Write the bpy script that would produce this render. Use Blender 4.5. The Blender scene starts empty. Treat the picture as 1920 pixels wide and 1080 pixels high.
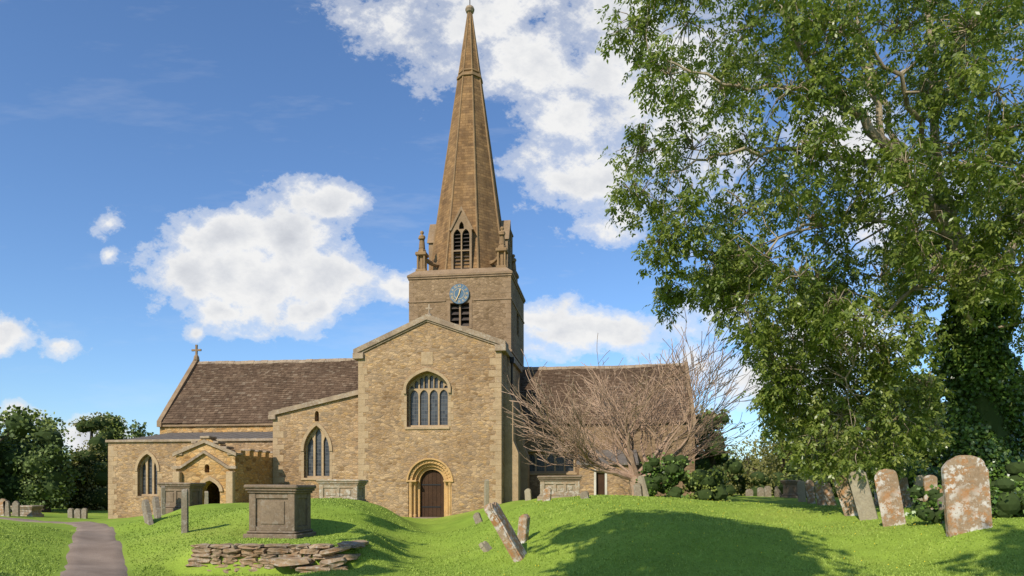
import bpy, bmesh, math, random
import numpy as np
from mathutils import Vector, Matrix
from mathutils.geometry import tessellate_polygon
random.seed(7); rng=np.random.default_rng(7)
sc=bpy.context.scene; COL=sc.collection
F=1280.0; HY=910.0; EYE=1.6
def W(px,py,d): return ((px-960)/F*d, d, EYE+(HY-py)/F*d)
# ------------------------------------------------------------------ objects
def link(o,parent=None):
    COL.objects.link(o)
    if parent is not None: o.parent=parent
    return o
def empty(name,loc,label,cat,group=None,rotz=0):
    e=bpy.data.objects.new(name,None); e.empty_display_size=.3; e.location=loc; e.rotation_euler=(0,0,rotz)
    e["label"]=label; e["category"]=cat
    if group: e["group"]=group
    return link(e)
def tag(o,label,cat,group=None):
    o["label"]=label; o["category"]=cat
    if group: o["group"]=group
    return o
def fastmesh(name,V,Fc,mats,parent=None,loc=None,tint=None,smooth=False,uv=None,mi=None):
    V=np.asarray(V,dtype=np.float32).reshape(-1,3)
    me=bpy.data.meshes.new(name)
    if isinstance(Fc,np.ndarray):
        k=Fc.shape[1]; n=len(Fc)
        me.vertices.add(len(V)); me.vertices.foreach_set("co",V.ravel())
        me.loops.add(n*k); me.loops.foreach_set("vertex_index",Fc.ravel().astype(np.int32))
        me.polygons.add(n); me.polygons.foreach_set("loop_start",(np.arange(n)*k).astype(np.int32))
        try: me.polygons.foreach_set("loop_total",np.full(n,k,dtype=np.int32))
        except Exception: pass
        me.update(calc_edges=True)
    else:
        me.from_pydata([tuple(map(float,v)) for v in V],[],Fc); me.update()
    if tint is not None:
        a=me.attributes.new("tint",'FLOAT','POINT'); a.data.foreach_set("value",np.asarray(tint,dtype=np.float32))
    if uv is not None:
        l=me.uv_layers.new(name="UVMap"); l.data.foreach_set("uv",np.asarray(uv,dtype=np.float32).ravel())
    if not isinstance(mats,(list,tuple)): mats=[mats]
    for m in mats: me.materials.append(m)
    if mi is not None: me.polygons.foreach_set("material_index",np.asarray(mi,dtype=np.int32))
    if smooth: me.polygons.foreach_set("use_smooth",np.ones(len(me.polygons),dtype=bool))
    o=bpy.data.objects.new(name,me)
    if loc is not None: o.location=loc
    return link(o,parent)
class MB:
    """mesh accumulator"""
    def __init__(s): s.v=[]; s.f=[]
    def add(s,v,f):
        b=len(s.v); s.v+= [tuple(p) for p in v]; s.f+=[tuple(b+i for i in q) for q in f]
    def box(s,x0,x1,y0,y1,z0,z1,bev=0):
        if bev<=0:
            s.add([(x0,y0,z0),(x1,y0,z0),(x1,y1,z0),(x0,y1,z0),(x0,y0,z1),(x1,y0,z1),(x1,y1,z1),(x0,y1,z1)],
              [(0,3,2,1),(4,5,6,7),(0,1,5,4),(1,2,6,5),(2,3,7,6),(3,0,4,7)])
        else:
            bm=bmesh.new(); bmesh.ops.create_cube(bm,size=1)
            for v in bm.verts:
                v.co=Vector(((x0+x1)/2+v.co.x*(x1-x0),(y0+y1)/2+v.co.y*(y1-y0),(z0+z1)/2+v.co.z*(z1-z0)))
            bmesh.ops.bevel(bm,geom=bm.edges[:],offset=bev,segments=1,affect='EDGES',profile=.5)
            bm.verts.index_update()
            s.add([tuple(v.co) for v in bm.verts],[tuple(v.index for v in f.verts) for f in bm.faces]); bm.free()
    def slab(s,loops,t0,t1,fr):
        """loops: outer + holes as (a,b) lists; extruded between t0 and t1; fr(a,b,t)->xyz"""
        ls=[]
        for i,l in enumerate(loops):
            A=sum(l[k][0]*l[(k+1)%len(l)][1]-l[(k+1)%len(l)][0]*l[k][1] for k in range(len(l)))
            if (A<0)==(i==0): l=l[::-1]
            ls.append(l)
        tris=tessellate_polygon([[Vector((a,b,0)) for a,b in l] for l in ls])
        flat=[p for l in ls for p in l]; n=len(flat)
        v=[fr(a,b,t0) for a,b in flat]+[fr(a,b,t1) for a,b in flat]
        f=[]
        for t in tris:
            (ax,ay),(bx,by),(cx,cy)=[flat[i] for i in t]
            if (bx-ax)*(cy-ay)-(by-ay)*(cx-ax)<0: t=t[::-1]
            f.append(tuple(t)); f.append(tuple(i+n for i in t[::-1]))
        b=0
        for l in ls:
            m=len(l)
            for k in range(m):
                i=b+k;j=b+(k+1)%m; f.append((i,i+n,j+n,j))
            b+=m
        s.add(v,f)
    def tube(s,pts,rad,n=6,cap=True):
        V,Fq=tubegeo(pts,rad,n); s.add(V,Fq)
    def lathe(s,prof,cx,cy,n=12):
        v=[];f=[]
        for r,z in prof:
            for k in range(n):
                a=2*math.pi*k/n; v.append((cx+r*math.cos(a),cy+r*math.sin(a),z))
        for i in range(len(prof)-1):
            for k in range(n):
                f.append((i*n+k,i*n+(k+1)%n,(i+1)*n+(k+1)%n,(i+1)*n+k))
        s.add(v,f)
    def obj(s,name,mat,parent=None,loc=None,smooth=False,tint=None):
        return fastmesh(name,s.v,s.f,mat,parent,loc,smooth=smooth,tint=tint)
def tubegeo(pts,rad,n=6):
    P=[Vector(p) for p in pts]; v=[];f=[]
    up=Vector((0.3,0.2,1)).normalized()
    for i,p in enumerate(P):
        d=(P[min(i+1,len(P)-1)]-P[max(i-1,0)]);
        if d.length<1e-6: d=Vector((0,0,1))
        d.normalize(); u=d.cross(up)
        if u.length<.05: u=d.cross(Vector((1,0,0)))
        u.normalize(); w=d.cross(u)
        for k in range(n):
            a=2*math.pi*k/n; v.append(p+(u*math.cos(a)+w*math.sin(a))*rad[i])
    for i in range(len(P)-1):
        for k in range(n): f.append((i*n+k,i*n+(k+1)%n,(i+1)*n+(k+1)%n,(i+1)*n+k))
    f.append(tuple(range((len(P)-1)*n,len(P)*n)))
    return v,f
fu=lambda v0:(lambda a,b,t:(a,v0+t,b))      # facing front
fs=lambda u0:(lambda a,b,t:(u0-t,a,b))      # side, a = v
# ------------------------------------------------------------------ materials
class NT:
    def __init__(s,name):
        s.m=bpy.data.materials.new(name); s.m.use_nodes=True; s.t=s.m.node_tree; s.t.nodes.clear()
        s.out=s.n('ShaderNodeOutputMaterial')
    def n(s,k,ins=None,**kw):
        nd=s.t.nodes.new(k)
        for a,b in kw.items(): setattr(nd,a,b)
        if ins:
            for a,b in ins.items():
                if isinstance(b,bpy.types.NodeSocket): s.t.links.new(b,nd.inputs[a])
                else: nd.inputs[a].default_value=b
        return nd
    def ramp(s,fac,stops,interp='LINEAR'):
        r=s.n('ShaderNodeValToRGB',{'Fac':fac}); cr=r.color_ramp; cr.interpolation=interp
        while len(cr.elements)<len(stops): cr.elements.new(.5)
        for e,(p,c) in zip(cr.elements,stops):
            e.position=p; e.color=(c if len(c)==4 else (*c,1)) if isinstance(c,tuple) else (c,c,c,1)
        return r.outputs[0]
    def mix(s,f,a,b,mode='MIX'):
        m=s.n('ShaderNodeMix',data_type='RGBA',blend_type=mode)
        for i,v in ((0,f),(6,a),(7,b)):
            if isinstance(v,bpy.types.NodeSocket): s.t.links.new(v,m.inputs[i])
            else: m.inputs[i].default_value=(*v,1) if isinstance(v,tuple) and len(v)==3 else v
        return m.outputs[2]
    def math(s,op,a,b=0,c=0):
        m=s.n('ShaderNodeMath',operation=op)
        for i,v in enumerate((a,b,c)):
            if isinstance(v,bpy.types.NodeSocket): s.t.links.new(v,m.inputs[i])
            else: m.inputs[i].default_value=v
        return m.outputs[0]
    def coord(s,which='Object',scale=(1,1,1)):
        tc=s.n('ShaderNodeTexCoord')
        return s.n('ShaderNodeMapping',{'Vector':tc.outputs[which],'Scale':scale}).outputs[0]
    def noise(s,vec,scale,detail=3,rough=.55):
        return s.n('ShaderNodeTexNoise',{'Vector':vec,'Scale':scale,'Detail':detail,'Roughness':rough})
    def fin(s,col,rough=.9,bump=None,bs=.5,bd=.02,spec=.2,metal=0,extra=None):
        p=s.n('ShaderNodeBsdfPrincipled',{'Roughness':rough,'Specular IOR Level':spec,'Metallic':metal})
        if isinstance(col,tuple): p.inputs['Base Color'].default_value=(*col,1)
        else: s.t.links.new(col,p.inputs['Base Color'])
        if bump is not None:
            b=s.n('ShaderNodeBump',{'Height':bump,'Strength':bs,'Distance':bd}); s.t.links.new(b.outputs[0],p.inputs['Normal'])
        s.t.links.new(p.outputs[0],s.out.inputs[0]); return s.m
def m_rubble(name,cols,mort,size=(4.4,4.4,9.6),stain=(.62,.57,.54),staina=.7,bd=.025):
    N=NT(name); co=N.coord()
    nz=N.noise(co,1.3,2).outputs['Color']
    off=N.n('ShaderNodeVectorMath',{0:nz,1:(.5,.5,.5)},operation='SUBTRACT').outputs[0]
    off=N.n('ShaderNodeVectorMath',{0:off,1:(.26,.26,.12)},operation='MULTIPLY').outputs[0]
    v=N.n('ShaderNodeVectorMath',{0:co,1:off},operation='ADD').outputs[0]
    v=N.n('ShaderNodeVectorMath',{0:v,1:size},operation='MULTIPLY').outputs[0]
    vo=N.n('ShaderNodeTexVoronoi',{'Vector':v,'Scale':1.0,'Randomness':1.0},feature='F1')
    ed=N.n('ShaderNodeTexVoronoi',{'Vector':v,'Scale':1.0,'Randomness':1.0},feature='DISTANCE_TO_EDGE').outputs[0]
    r=N.n('ShaderNodeSeparateColor',{'Color':vo.outputs['Color']}).outputs[0]
    k=len(cols); c=N.ramp(r,[(i/(k-1),cols[i]) for i in range(k)])
    fine=N.noise(co,14,3,.7).outputs[0]
    c=N.mix(.6,c,N.ramp(fine,[(.25,.5),(.75,1.3)]),'MULTIPLY')
    ef=N.ramp(ed,[(.01,.9),(.10,0.0)])
    c=N.mix(ef,c,mort)
    big=N.noise(co,.35,5,.65).outputs[0]
    c=N.mix(N.ramp(big,[(.40,0.0),(.64,staina)]),c,N.mix(1.0,c,stain,'MULTIPLY'))
    h=N.math('ADD',N.math('MINIMUM',ed,.16),N.math('MULTIPLY',fine,.10))
    h=N.math('ADD',h,N.math('MULTIPLY',r,.12))
    return N.fin(c,.93,h,.9,bd*3)
def m_dressed(name,c1,c2,lichen=0.0,lc=(.5,.48,.42),bs=.4,brick=None,orange=0):
    N=NT(name); co=N.coord()
    a=N.noise(co,1.7,4,.65).outputs[0]; b=N.noise(co,22,3,.7).outputs[0]
    c=N.mix(N.ramp(a,[(.35,0.0),(.65,1.0)]),c1,c2)
    c=N.mix(.6,c,N.ramp(b,[(.25,.6),(.75,1.25)]),'MULTIPLY')
    h=b
    if brick:
        uv=N.n('ShaderNodeTexCoord').outputs['UV']
        bt=N.n('ShaderNodeTexBrick',{'Vector':uv,'Color1':(.66,.66,.66,1),'Color2':(1.22,1.2,1.15,1),'Mortar':(.6,.55,.48,1),'Scale':1.0,'Mortar Size':.012,'Brick Width':brick[0],'Row Height':brick[1],'Bias':-.1})
        c=N.mix(.85,c,bt.outputs[0],'MULTIPLY'); h=N.math('SUBTRACT',b,bt.outputs['Fac'])
        st=N.noise(N.n('ShaderNodeMapping',{'Vector':co,'Scale':(1.2,1.2,.16)}).outputs[0],1.5,4,.6).outputs[0]
        c=N.mix(N.ramp(st,[(.45,0.0),(.7,.7)]),c,N.mix(1.0,c,(.6,.56,.52),'MULTIPLY'))
    if orange>0:
        l=N.noise(co,5,4,.75).outputs['Color']
        l=N.n('ShaderNodeSeparateColor',{'Color':l}).outputs[1]
        c=N.mix(N.math('MULTIPLY',N.ramp(l,[(.48,0.0),(.60,1.0)]),orange),c,(.34,.16,.055))
    if lichen>0:
        l=N.noise(co,9,4,.72).outputs[0]; l2=N.noise(co,2.2,2).outputs[0]
        m=N.math('MULTIPLY',N.ramp(l,[(.56-.08*lichen,0.0),(.61-.06*lichen,1.0)]),N.ramp(l2,[(.38,.1),(.6,1.0)]))
        c=N.mix(N.math('MULTIPLY',m,min(1,lichen)),c,lc)
    return N.fin(c,.92,h,bs,.02)
RUB=m_rubble("rubble_limestone",[(.23,.14,.065),(.45,.285,.135),(.36,.235,.125),(.52,.35,.185),(.41,.275,.155),(.27,.19,.115),(.49,.305,.13)],(.29,.20,.12))
RUBG=m_rubble("rubble_ironstone",[(.26,.14,.05),(.54,.31,.11),(.46,.27,.10),(.60,.39,.18),(.38,.24,.11)],(.32,.21,.10),size=(3.4,3.4,7))
RUBT=m_rubble("rubble_tower",[(.17,.11,.055),(.28,.185,.10),(.23,.15,.082),(.34,.23,.13),(.25,.165,.092)],(.20,.135,.078),size=(4.4,4.4,8),bd=.02)
DRS=m_dressed("dressed_stone",(.44,.31,.175),(.33,.23,.13),.25,(.42,.36,.27))
DRO=m_dressed("orange_stone",(.56,.34,.13),(.42,.26,.11),.1)
DRT=m_dressed("tower_stone",(.30,.20,.115),(.21,.14,.08),.25,(.32,.27,.20))
COP=m_dressed("coping_stone",(.36,.265,.17),(.23,.165,.11),.5,(.42,.37,.29))
SPI=m_dressed("spire_stone",(.31,.18,.078),(.215,.125,.06),.1,(.32,.25,.16),brick=(.40,.17))
SPR=m_dressed("spire_rib_stone",(.30,.185,.088),(.205,.13,.068),.12,(.32,.27,.19))
def m_tint(name,stops,rough=.9,spec=.2,noise_s=6,bs=.3,bd=.02,na=.5):
    N=NT(name); t=N.n('ShaderNodeAttribute',attribute_name="tint").outputs['Fac']
    c=N.ramp(t,stops); b=N.noise(N.coord(),noise_s,3,.7).outputs[0]; g=N.noise(N.coord(),.5,3,.6).outputs[0]
    c=N.mix(na,c,N.ramp(b,[(.3,.5),(.7,1.35)]),'MULTIPLY'); c=N.mix(.6,c,N.ramp(g,[(.35,.7),(.65,1.2)]),'MULTIPLY')
    return N.fin(c,rough,b,bs,bd,spec)
SLATE=m_tint("stone_slates",[(0,(.095,.058,.034)),(.5,(.125,.078,.047)),(.85,(.155,.10,.06)),(1,(.20,.145,.095))])
LEAD=m_dressed("lead_roof",(.17,.14,.11),(.12,.10,.08),.2)
WOOD=m_dressed("oak_door",(.045,.024,.013),(.065,.034,.018))
IRON=NT("iron").fin((.02,.02,.02),.5)
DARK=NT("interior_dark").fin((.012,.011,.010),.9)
LOUV=m_dressed("louvre_boards",(.085,.065,.05),(.05,.04,.035))
def m_glass():
    N=NT("leaded_glass"); tc=N.n('ShaderNodeTexCoord').outputs['Object']
    s=N.n('ShaderNodeSeparateXYZ',{0:tc})
    def line(a,p):
        x=N.math('FRACT',N.math('MULTIPLY',a,p)); return N.math('LESS_THAN',x,.14)
    l=N.math('MAXIMUM',line(s.outputs[0],7.7),line(s.outputs[2],5.5))
    pane=N.n('ShaderNodeTexWhiteNoise',{'Vector':N.n('ShaderNodeVectorMath',{0:N.n('ShaderNodeVectorMath',{0:tc,1:(7.7,1,5.5)},operation='MULTIPLY').outputs[0]},operation='FLOOR').outputs[0]},noise_dimensions='3D').outputs[0]
    c=N.mix(l,N.mix(pane,(.012,.014,.017),(.05,.055,.06)),(.085,.08,.072))
    return N.fin(c,.35,N.math('ADD',N.math('MULTIPLY',pane,.6),l),.3,.01,.5)
GLS=m_glass()
HST=[m_dressed("headstone_grey",(.26,.21,.145),(.18,.14,.095),.6,(.40,.36,.29)),
     m_dressed("headstone_lichen",(.26,.17,.095),(.33,.24,.15),.85,(.58,.54,.47),orange=.9),
     m_dressed("headstone_pale",(.36,.30,.20),(.26,.21,.14),.3,(.42,.39,.30))]
TMB=m_dressed("tomb_stone",(.23,.165,.105),(.15,.108,.07),.4,(.31,.27,.21))
TMP=m_dressed("tomb_pale",(.36,.285,.19),(.26,.20,.13),.75,(.47,.43,.35),orange=.3)
KER=m_dressed("kerb_stone",(.36,.25,.145),(.22,.155,.095),.55,(.44,.40,.32),orange=.3)
def m_leaf(name,stops,trans=.3,rough=.5,tc=None):
    N=NT(name); t=N.n('ShaderNodeAttribute',attribute_name="tint").outputs['Fac']
    c=N.ramp(t,stops)
    if trans<=0: return N.fin(c,rough,spec=.35)
    p=N.n('ShaderNodeBsdfPrincipled',{'Base Color':c,'Roughness':rough,'Specular IOR Level':.45})
    tr=N.n('ShaderNodeBsdfTranslucent',{'Color':N.mix(1.0,c,tc or (1.4,1.6,.75),'MULTIPLY')})
    m=N.n('ShaderNodeMixShader',{0:trans,1:p.outputs[0],2:tr.outputs[0]})
    N.t.links.new(m.outputs[0],N.out.inputs[0]); return N.m
ASHL=m_leaf("ash_leaves",[(0,(.05,.075,.014)),(.4,(.12,.16,.028)),(.8,(.23,.265,.055)),(1,(.37,.38,.13))],.35,.34)
YEW=m_leaf("yew_leaves",[(0,(.045,.07,.017)),(.6,(.10,.14,.03)),(1,(.18,.22,.05))],0,.6)
BRD=m_leaf("broad_leaves",[(0,(.07,.10,.018)),(.6,(.165,.205,.035)),(1,(.28,.30,.065))],0,.6)
OLV=m_leaf("olive_leaves",[(0,(.08,.085,.024)),(.6,(.18,.175,.045)),(1,(.27,.24,.075))],.2,.6)
IVY=m_leaf("ivy_leaves",[(0,(.035,.07,.012)),(.6,(.09,.155,.025)),(1,(.22,.30,.07))],0,.3)
BARK=m_dressed("pale_bark",(.40,.32,.21),(.21,.16,.105),.4,(.48,.42,.33),bs=.8)
BRKD=m_dressed("dark_bark",(.09,.07,.05),(.06,.045,.03),bs=.8)
TWIG=m_dressed("bare_twig",(.40,.27,.18),(.27,.175,.115),.3,(.46,.37,.28))
GBL=m_leaf("grass_blades",[(0,(.15,.215,.028)),(.6,(.24,.325,.042)),(1,(.33,.39,.07))],0,.7)
def m_grass():
    N=NT("grass"); co=N.coord()
    a=N.noise(co,.22,3,.6).outputs[0]; b=N.noise(co,1.6,3,.6).outputs[0]; d=N.noise(co,34,2,.8).outputs[0]
    c=N.ramp(a,[(.3,(.18,.265,.032)),(.55,(.24,.325,.042)),(.75,(.31,.355,.062))])
    c=N.mix(.5,c,N.ramp(b,[(.25,.65),(.75,1.3)]),'MULTIPLY')
    c=N.mix(.5,c,N.ramp(d,[(.25,.5),(.75,1.4)]),'MULTIPLY')
    h=N.math('ADD',N.math('MULTIPLY',b,.4),N.math('MULTIPLY',d,.5))
    return N.fin(c,.95,h,.4,.03,.1)
GRS=m_grass()
def m_path():
    N=NT("path_gravel"); co=N.coord()
    a=N.noise(co,1.1,4,.6).outputs[0]; d=N.noise(co,60,2,.8).outputs[0]
    c=N.mix(N.ramp(a,[(.35,0.0),(.65,1.0)]),(.22,.16,.115),(.30,.225,.165))
    c=N.mix(.6,c,N.ramp(d,[(.25,.6),(.75,1.3)]),'MULTIPLY')
    return N.fin(c,.95,d,.5,.01)
PTH=m_path()
# ------------------------------------------------------------------ terrain
CP=[(-3.9,33.4,0),(-3.6,28,-.03),(-2.9,22,-.10),(-2.4,17,-.16),(-1.8,12,-.18),(-1.0,7,0),(0,0,0),(-1.7,14.5,-.17),(-1.4,10,-.14),(-3.2,25,-.06),
(-5.6,16.6,.40),(-6.8,27,.74),(-12,28,.76),(-9,24,.78),(-12,22,.45),(-7.9,16.5,.48),(-12.2,23.5,.4),(-11.6,24.6,.82),
(-7.4,12,0),(-8.6,14,-.02),(-10.6,18,-.02),(-14,23,-.02),(-16.8,27,0),(-20,31,-.1),
(-4.9,22,.95),(-4.1,19,.84),(-3.5,16.2,.62),(-4.7,25,.82),(-4.1,23.5,.55),(-3.1,18.5,.15),(-2.8,16,.05),(-6.2,14.5,.36),(-4.9,14.6,.40),(-3.5,14.6,.42),(-6.5,13.2,-.08),(-5,13.1,-.14),(-3.2,12.6,.08),(-8.8,18.2,.55),(-12,20.7,.15),
(-13,18.5,.5),(-10,12,.45),(-11,14.5,.5),(-20,25,.4),(-25,30,.3),(-26.4,36,.1),(-24.5,38,-.2),(-22.5,38,-.3),(-18,34.5,.1),(-13.5,32,.7),(-9,33,.6),(-6.5,33.3,.2),
(-.8,32.2,.65),(.2,31,.9),(2.5,31,1.05),(5,27,1.1),(9,28,1.08),(1.5,24,1.1),(4.5,20,1.17),(8,22,1.0),(.3,20,.98),(-1.0,26,.65),(-1.2,20,.4),
(.15,13.4,.19),(3.3,14,.98),(3,9,.30),(6,9,.42),(1.2,9,.05),(.9,16.5,.86),(-.8,15.6,.15),(2.2,12,.62),(4.4,11.5,.68),(1.5,14,.74),
(6.6,16,.60),(9,24,.80),(5.9,11,.34),(9,17,.92),(8.4,13.5,.9),(7.5,11.2,.86),(8.5,9,.80),(11,14,.97),(14,20,1.02),(13,30,1.0),(20,25,1.2),(14.5,34,1.0),
(0,60,.6),(-30,60,-.1),(30,60,1),(-40,30,.3),(40,30,1.2),(-45,70,0),(45,70,1),(-12,5,.3),(12,4,.7),(-20,12,.5),(22,12,1.1)]
CPa=np.array(CP,float)
def tpsK(r2): return np.where(r2>1e-12,.5*r2*np.log(np.maximum(r2,1e-12)),0)
def tps_fit():
    n=len(CPa); X=CPa[:,:2]; r2=((X[:,None]-X[None])**2).sum(-1)
    K=tpsK(r2)+np.eye(n)*.05; P=np.c_[np.ones(n),X]
    A=np.block([[K,P],[P.T,np.zeros((3,3))]]); return np.linalg.solve(A,np.r_[CPa[:,2],0,0,0])
TW=tps_fit()
def sstep(e0,e1,x): t=np.clip((x-e0)/(e1-e0),0,1); return t*t*(3-2*t)
def H(x,y):
    x=np.asarray(x,float); y=np.asarray(y,float); sh=x.shape; x=x.ravel(); y=y.ravel()
    xc=np.clip(x,-50,50); yc=np.clip(y,-3,75)
    out=np.empty(len(x))
    for s in range(0,len(x),20000):
        a=xc[s:s+20000]; b=yc[s:s+20000]
        r2=(a[:,None]-CPa[None,:,0])**2+(b[:,None]-CPa[None,:,1])**2
        out[s:s+20000]=tpsK(r2)@TW[:-3]+TW[-3]+TW[-2]*a+TW[-1]*b
    far=np.clip((np.maximum(np.abs(x)-40,np.maximum(y-60,-y))/25),0,1)
    out=out*(1-far)+.3*far
    out+=(1-far)*(.02*np.sin(x*1.9+y*.7)*np.sin(y*1.3-x*.6)+.008*np.sin(x*4.1+1)*np.sin(y*3.3+x))
    # raised tomb plot and the lower turf before its kerb
    m=sstep(-6.75,-6.45,x)*(1-sstep(-3.6,-3.1,x))*sstep(13.72,13.9,y)*(1-sstep(16.5,18,y)); out=out*(1-m)+.37*m
    m=sstep(-7.1,-6.6,x)*(1-sstep(-3.3,-2.7,x))*sstep(12.4,13.1,y)*(1-sstep(13.62,13.80,y)); out=out*(1-m)-.17*m
    return out.reshape(sh)
def h1(x,y): return float(H(np.array([x]),np.array([y]))[0])
def axis(lo,hi,fine0,fine1,st,grow=1.25):
    a=list(np.arange(fine0,fine1+1e-6,st)); s=st; v=fine1
    while v<hi: s*=grow; v+=s; a.append(v)
    s=st; v=fine0
    while v>lo: s*=grow; v-=s; a.insert(0,v)
    return np.array(a)
gx=axis(-1500,1500,-28,28,.2); gy=axis(-300,3000,4,42,.2)
GX,GY=np.meshgrid(gx,gy); GZ=H(GX,GY)
nx,ny=len(gx),len(gy)
idx=np.arange(nx*ny).reshape(ny,nx)
Fg=np.stack([idx[:-1,:-1],idx[:-1,1:],idx[1:,1:],idx[1:,:-1]],-1).reshape(-1,4)
g=fastmesh("ground",np.stack([GX,GY,GZ],-1).reshape(-1,3),Fg,GRS,smooth=True); g["kind"]="structure"
# path
pc=[(-4.2,5),(-6.0,9),(-7.35,12),(-8.9,14.6),(-11.0,18),(-14.2,23.2),(-17.2,27.6),(-20.4,30.2),(-26,32),(-34,33.5)]
def smooth(pts,k=10):
    P=[np.array(p,float) for p in pts]; P=[2*P[0]-P[1]]+P+[2*P[-1]-P[-2]]; o=[]
    for i in range(1,len(P)-2):
        for j in range(k):
            t=j/k; a,b,c,d=P[i-1:i+3]
            o.append(.5*((2*b)+(c-a)*t+(2*a-5*b+4*c-d)*t*t+(-a+3*b-3*c+d)*t**3))
    o.append(P[-2]); return o
pp=smooth(pc,14); V=[];Fp=[]
for i,p in enumerate(pp):
    d=pp[min(i+1,len(pp)-1)]-pp[max(i-1,0)]; d/=np.linalg.norm(d); nn=np.array([d[1],-d[0]])
    for j in range(9):
        w=(j/8-.5)*1.15*(1+.05*math.sin(i*1.1+j//8*2)); q=p+nn*w
        V.append((q[0],q[1],h1(q[0],q[1])+(.035 if 0<j<8 else -.03)))
    if i:
        for j in range(8): Fp.append(((i-1)*9+j,(i-1)*9+j+1,i*9+j+1,i*9+j))
p=fastmesh("path",V,Fp,PTH,smooth=True); p["kind"]="structure"
PPA=np.array(pp)
# grass blades
def leafmesh(name,C,A,B,mat,parent=None,tint=None,kind='diamond'):
    n=len(C)
    V=np.stack([C,C+A*.45+B,C+A,C+A*.45-B],1).reshape(-1,3) if kind=='diamond' else np.stack([C-B,C+B,C+A],1).reshape(-1,3)
    k=4 if kind=='diamond' else 3
    return fastmesh(name,V,np.arange(n*k).reshape(n,k),mat,parent,tint=np.repeat(tint,k))
n=150000
d=7.0*(24/7.0)**(rng.random(n)**1.1); xx=(rng.random(n)*2-1)*.8*d
ok=np.ones(n,bool)
for s in range(0,n,20000):
    dd=((xx[s:s+20000,None]-PPA[None,:,0])**2+(d[s:s+20000,None]-PPA[None,:,1])**2).min(1); ok[s:s+20000]=dd>.36
xx=xx[ok]; d=d[ok]; n=len(xx); zz=H(xx,d)
clump=.5+.5*np.sin(xx*2.3+3*np.sin(d*.9))*np.sin(d*1.7+2*np.sin(xx*1.1))
hh=(.018+.022*rng.random(n))*(.7+.5*clump)
A=np.c_[rng.normal(0,.5,n)*hh,rng.normal(0,.5,n)*hh,hh]; an=rng.random(n)*6.28; wv=.005+.0006*d
B=np.c_[np.cos(an)*wv,np.sin(an)*wv,np.zeros(n)]
gb=leafmesh("grass",np.c_[xx,d,zz-.003],A,B,GBL,tint=np.clip(rng.random(n)*.7+.3*clump,0,1),kind='tri'); gb["kind"]="stuff"
n=220; xx=rng.uniform(-1,9,n); d=rng.uniform(10,24,n); zz=H(xx,d); mb=MB()
YEL=NT("dandelion_yellow").fin((.75,.55,.03),.7)
for a,b,c in zip(xx,d,zz):
    r=.010; mb.add([(a-r,b,c+.04),(a,b-r,c+.04),(a+r,b,c+.04),(a,b+r,c+.04),(a,b,c+.055)],[(0,1,4),(1,2,4),(2,3,4),(3,0,4)])
fl=mb.obj("dandelion_flowers",YEL); fl["kind"]="stuff"
# ------------------------------------------------------------------ church
TH=math.radians(8); c8,s8=math.cos(TH),math.sin(TH); OX,OY=-4.0,33.3
def CU(px,v): r=(px-960)/F; return (r*(OY+v*c8)-OX-v*s8)/(c8+r*s8)
def CZ(py,u,v): return EYE+(HY-py)/F*(OY-u*s8+v*c8)
def Z(px,py,v): return CZ(py,CU(px,v),v)
CH=empty("church",(OX,OY,0),"medieval honey stone church with tall octagonal spire beside the graveyard","church",rotz=-TH)
def arch(cx,w,z0,zs,za,pt=.3,n=9):
    hw=w/2; P=[(cx-hw,z0),(cx+hw,z0)]
    for i in range(2*n+1):
        s=1-i/n; a=math.pi/2*(1-abs(s)) ; sx=math.cos(a)
        if s<0: sx=-sx
        zz=zs+(za-zs)*((1-pt)*math.sin(a)+pt*(1-abs(sx)))
        P.append((cx+hw*sx,zz))
    return P
def parch(cx,w,z0,zs,za,n=8):
    hw=w/2; r=((za-zs)**2+hw*hw)/(2*hw); P=[(cx-hw,z0),(cx+hw,z0)]
    R=[]
    amax=math.asin(min(1,(za-zs)/r))
    for i in range(n+1):
        a=amax*i/n; R.append((cx+hw-r+r*math.cos(a),zs+r*math.sin(a)))
    L=[(2*cx-x,z) for x,z in R[::-1]][1:]
    return P+R+L
def ring(o,i):
    return o[1:]+[o[0]]+[i[0]]+i[1:][::-1]
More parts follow.
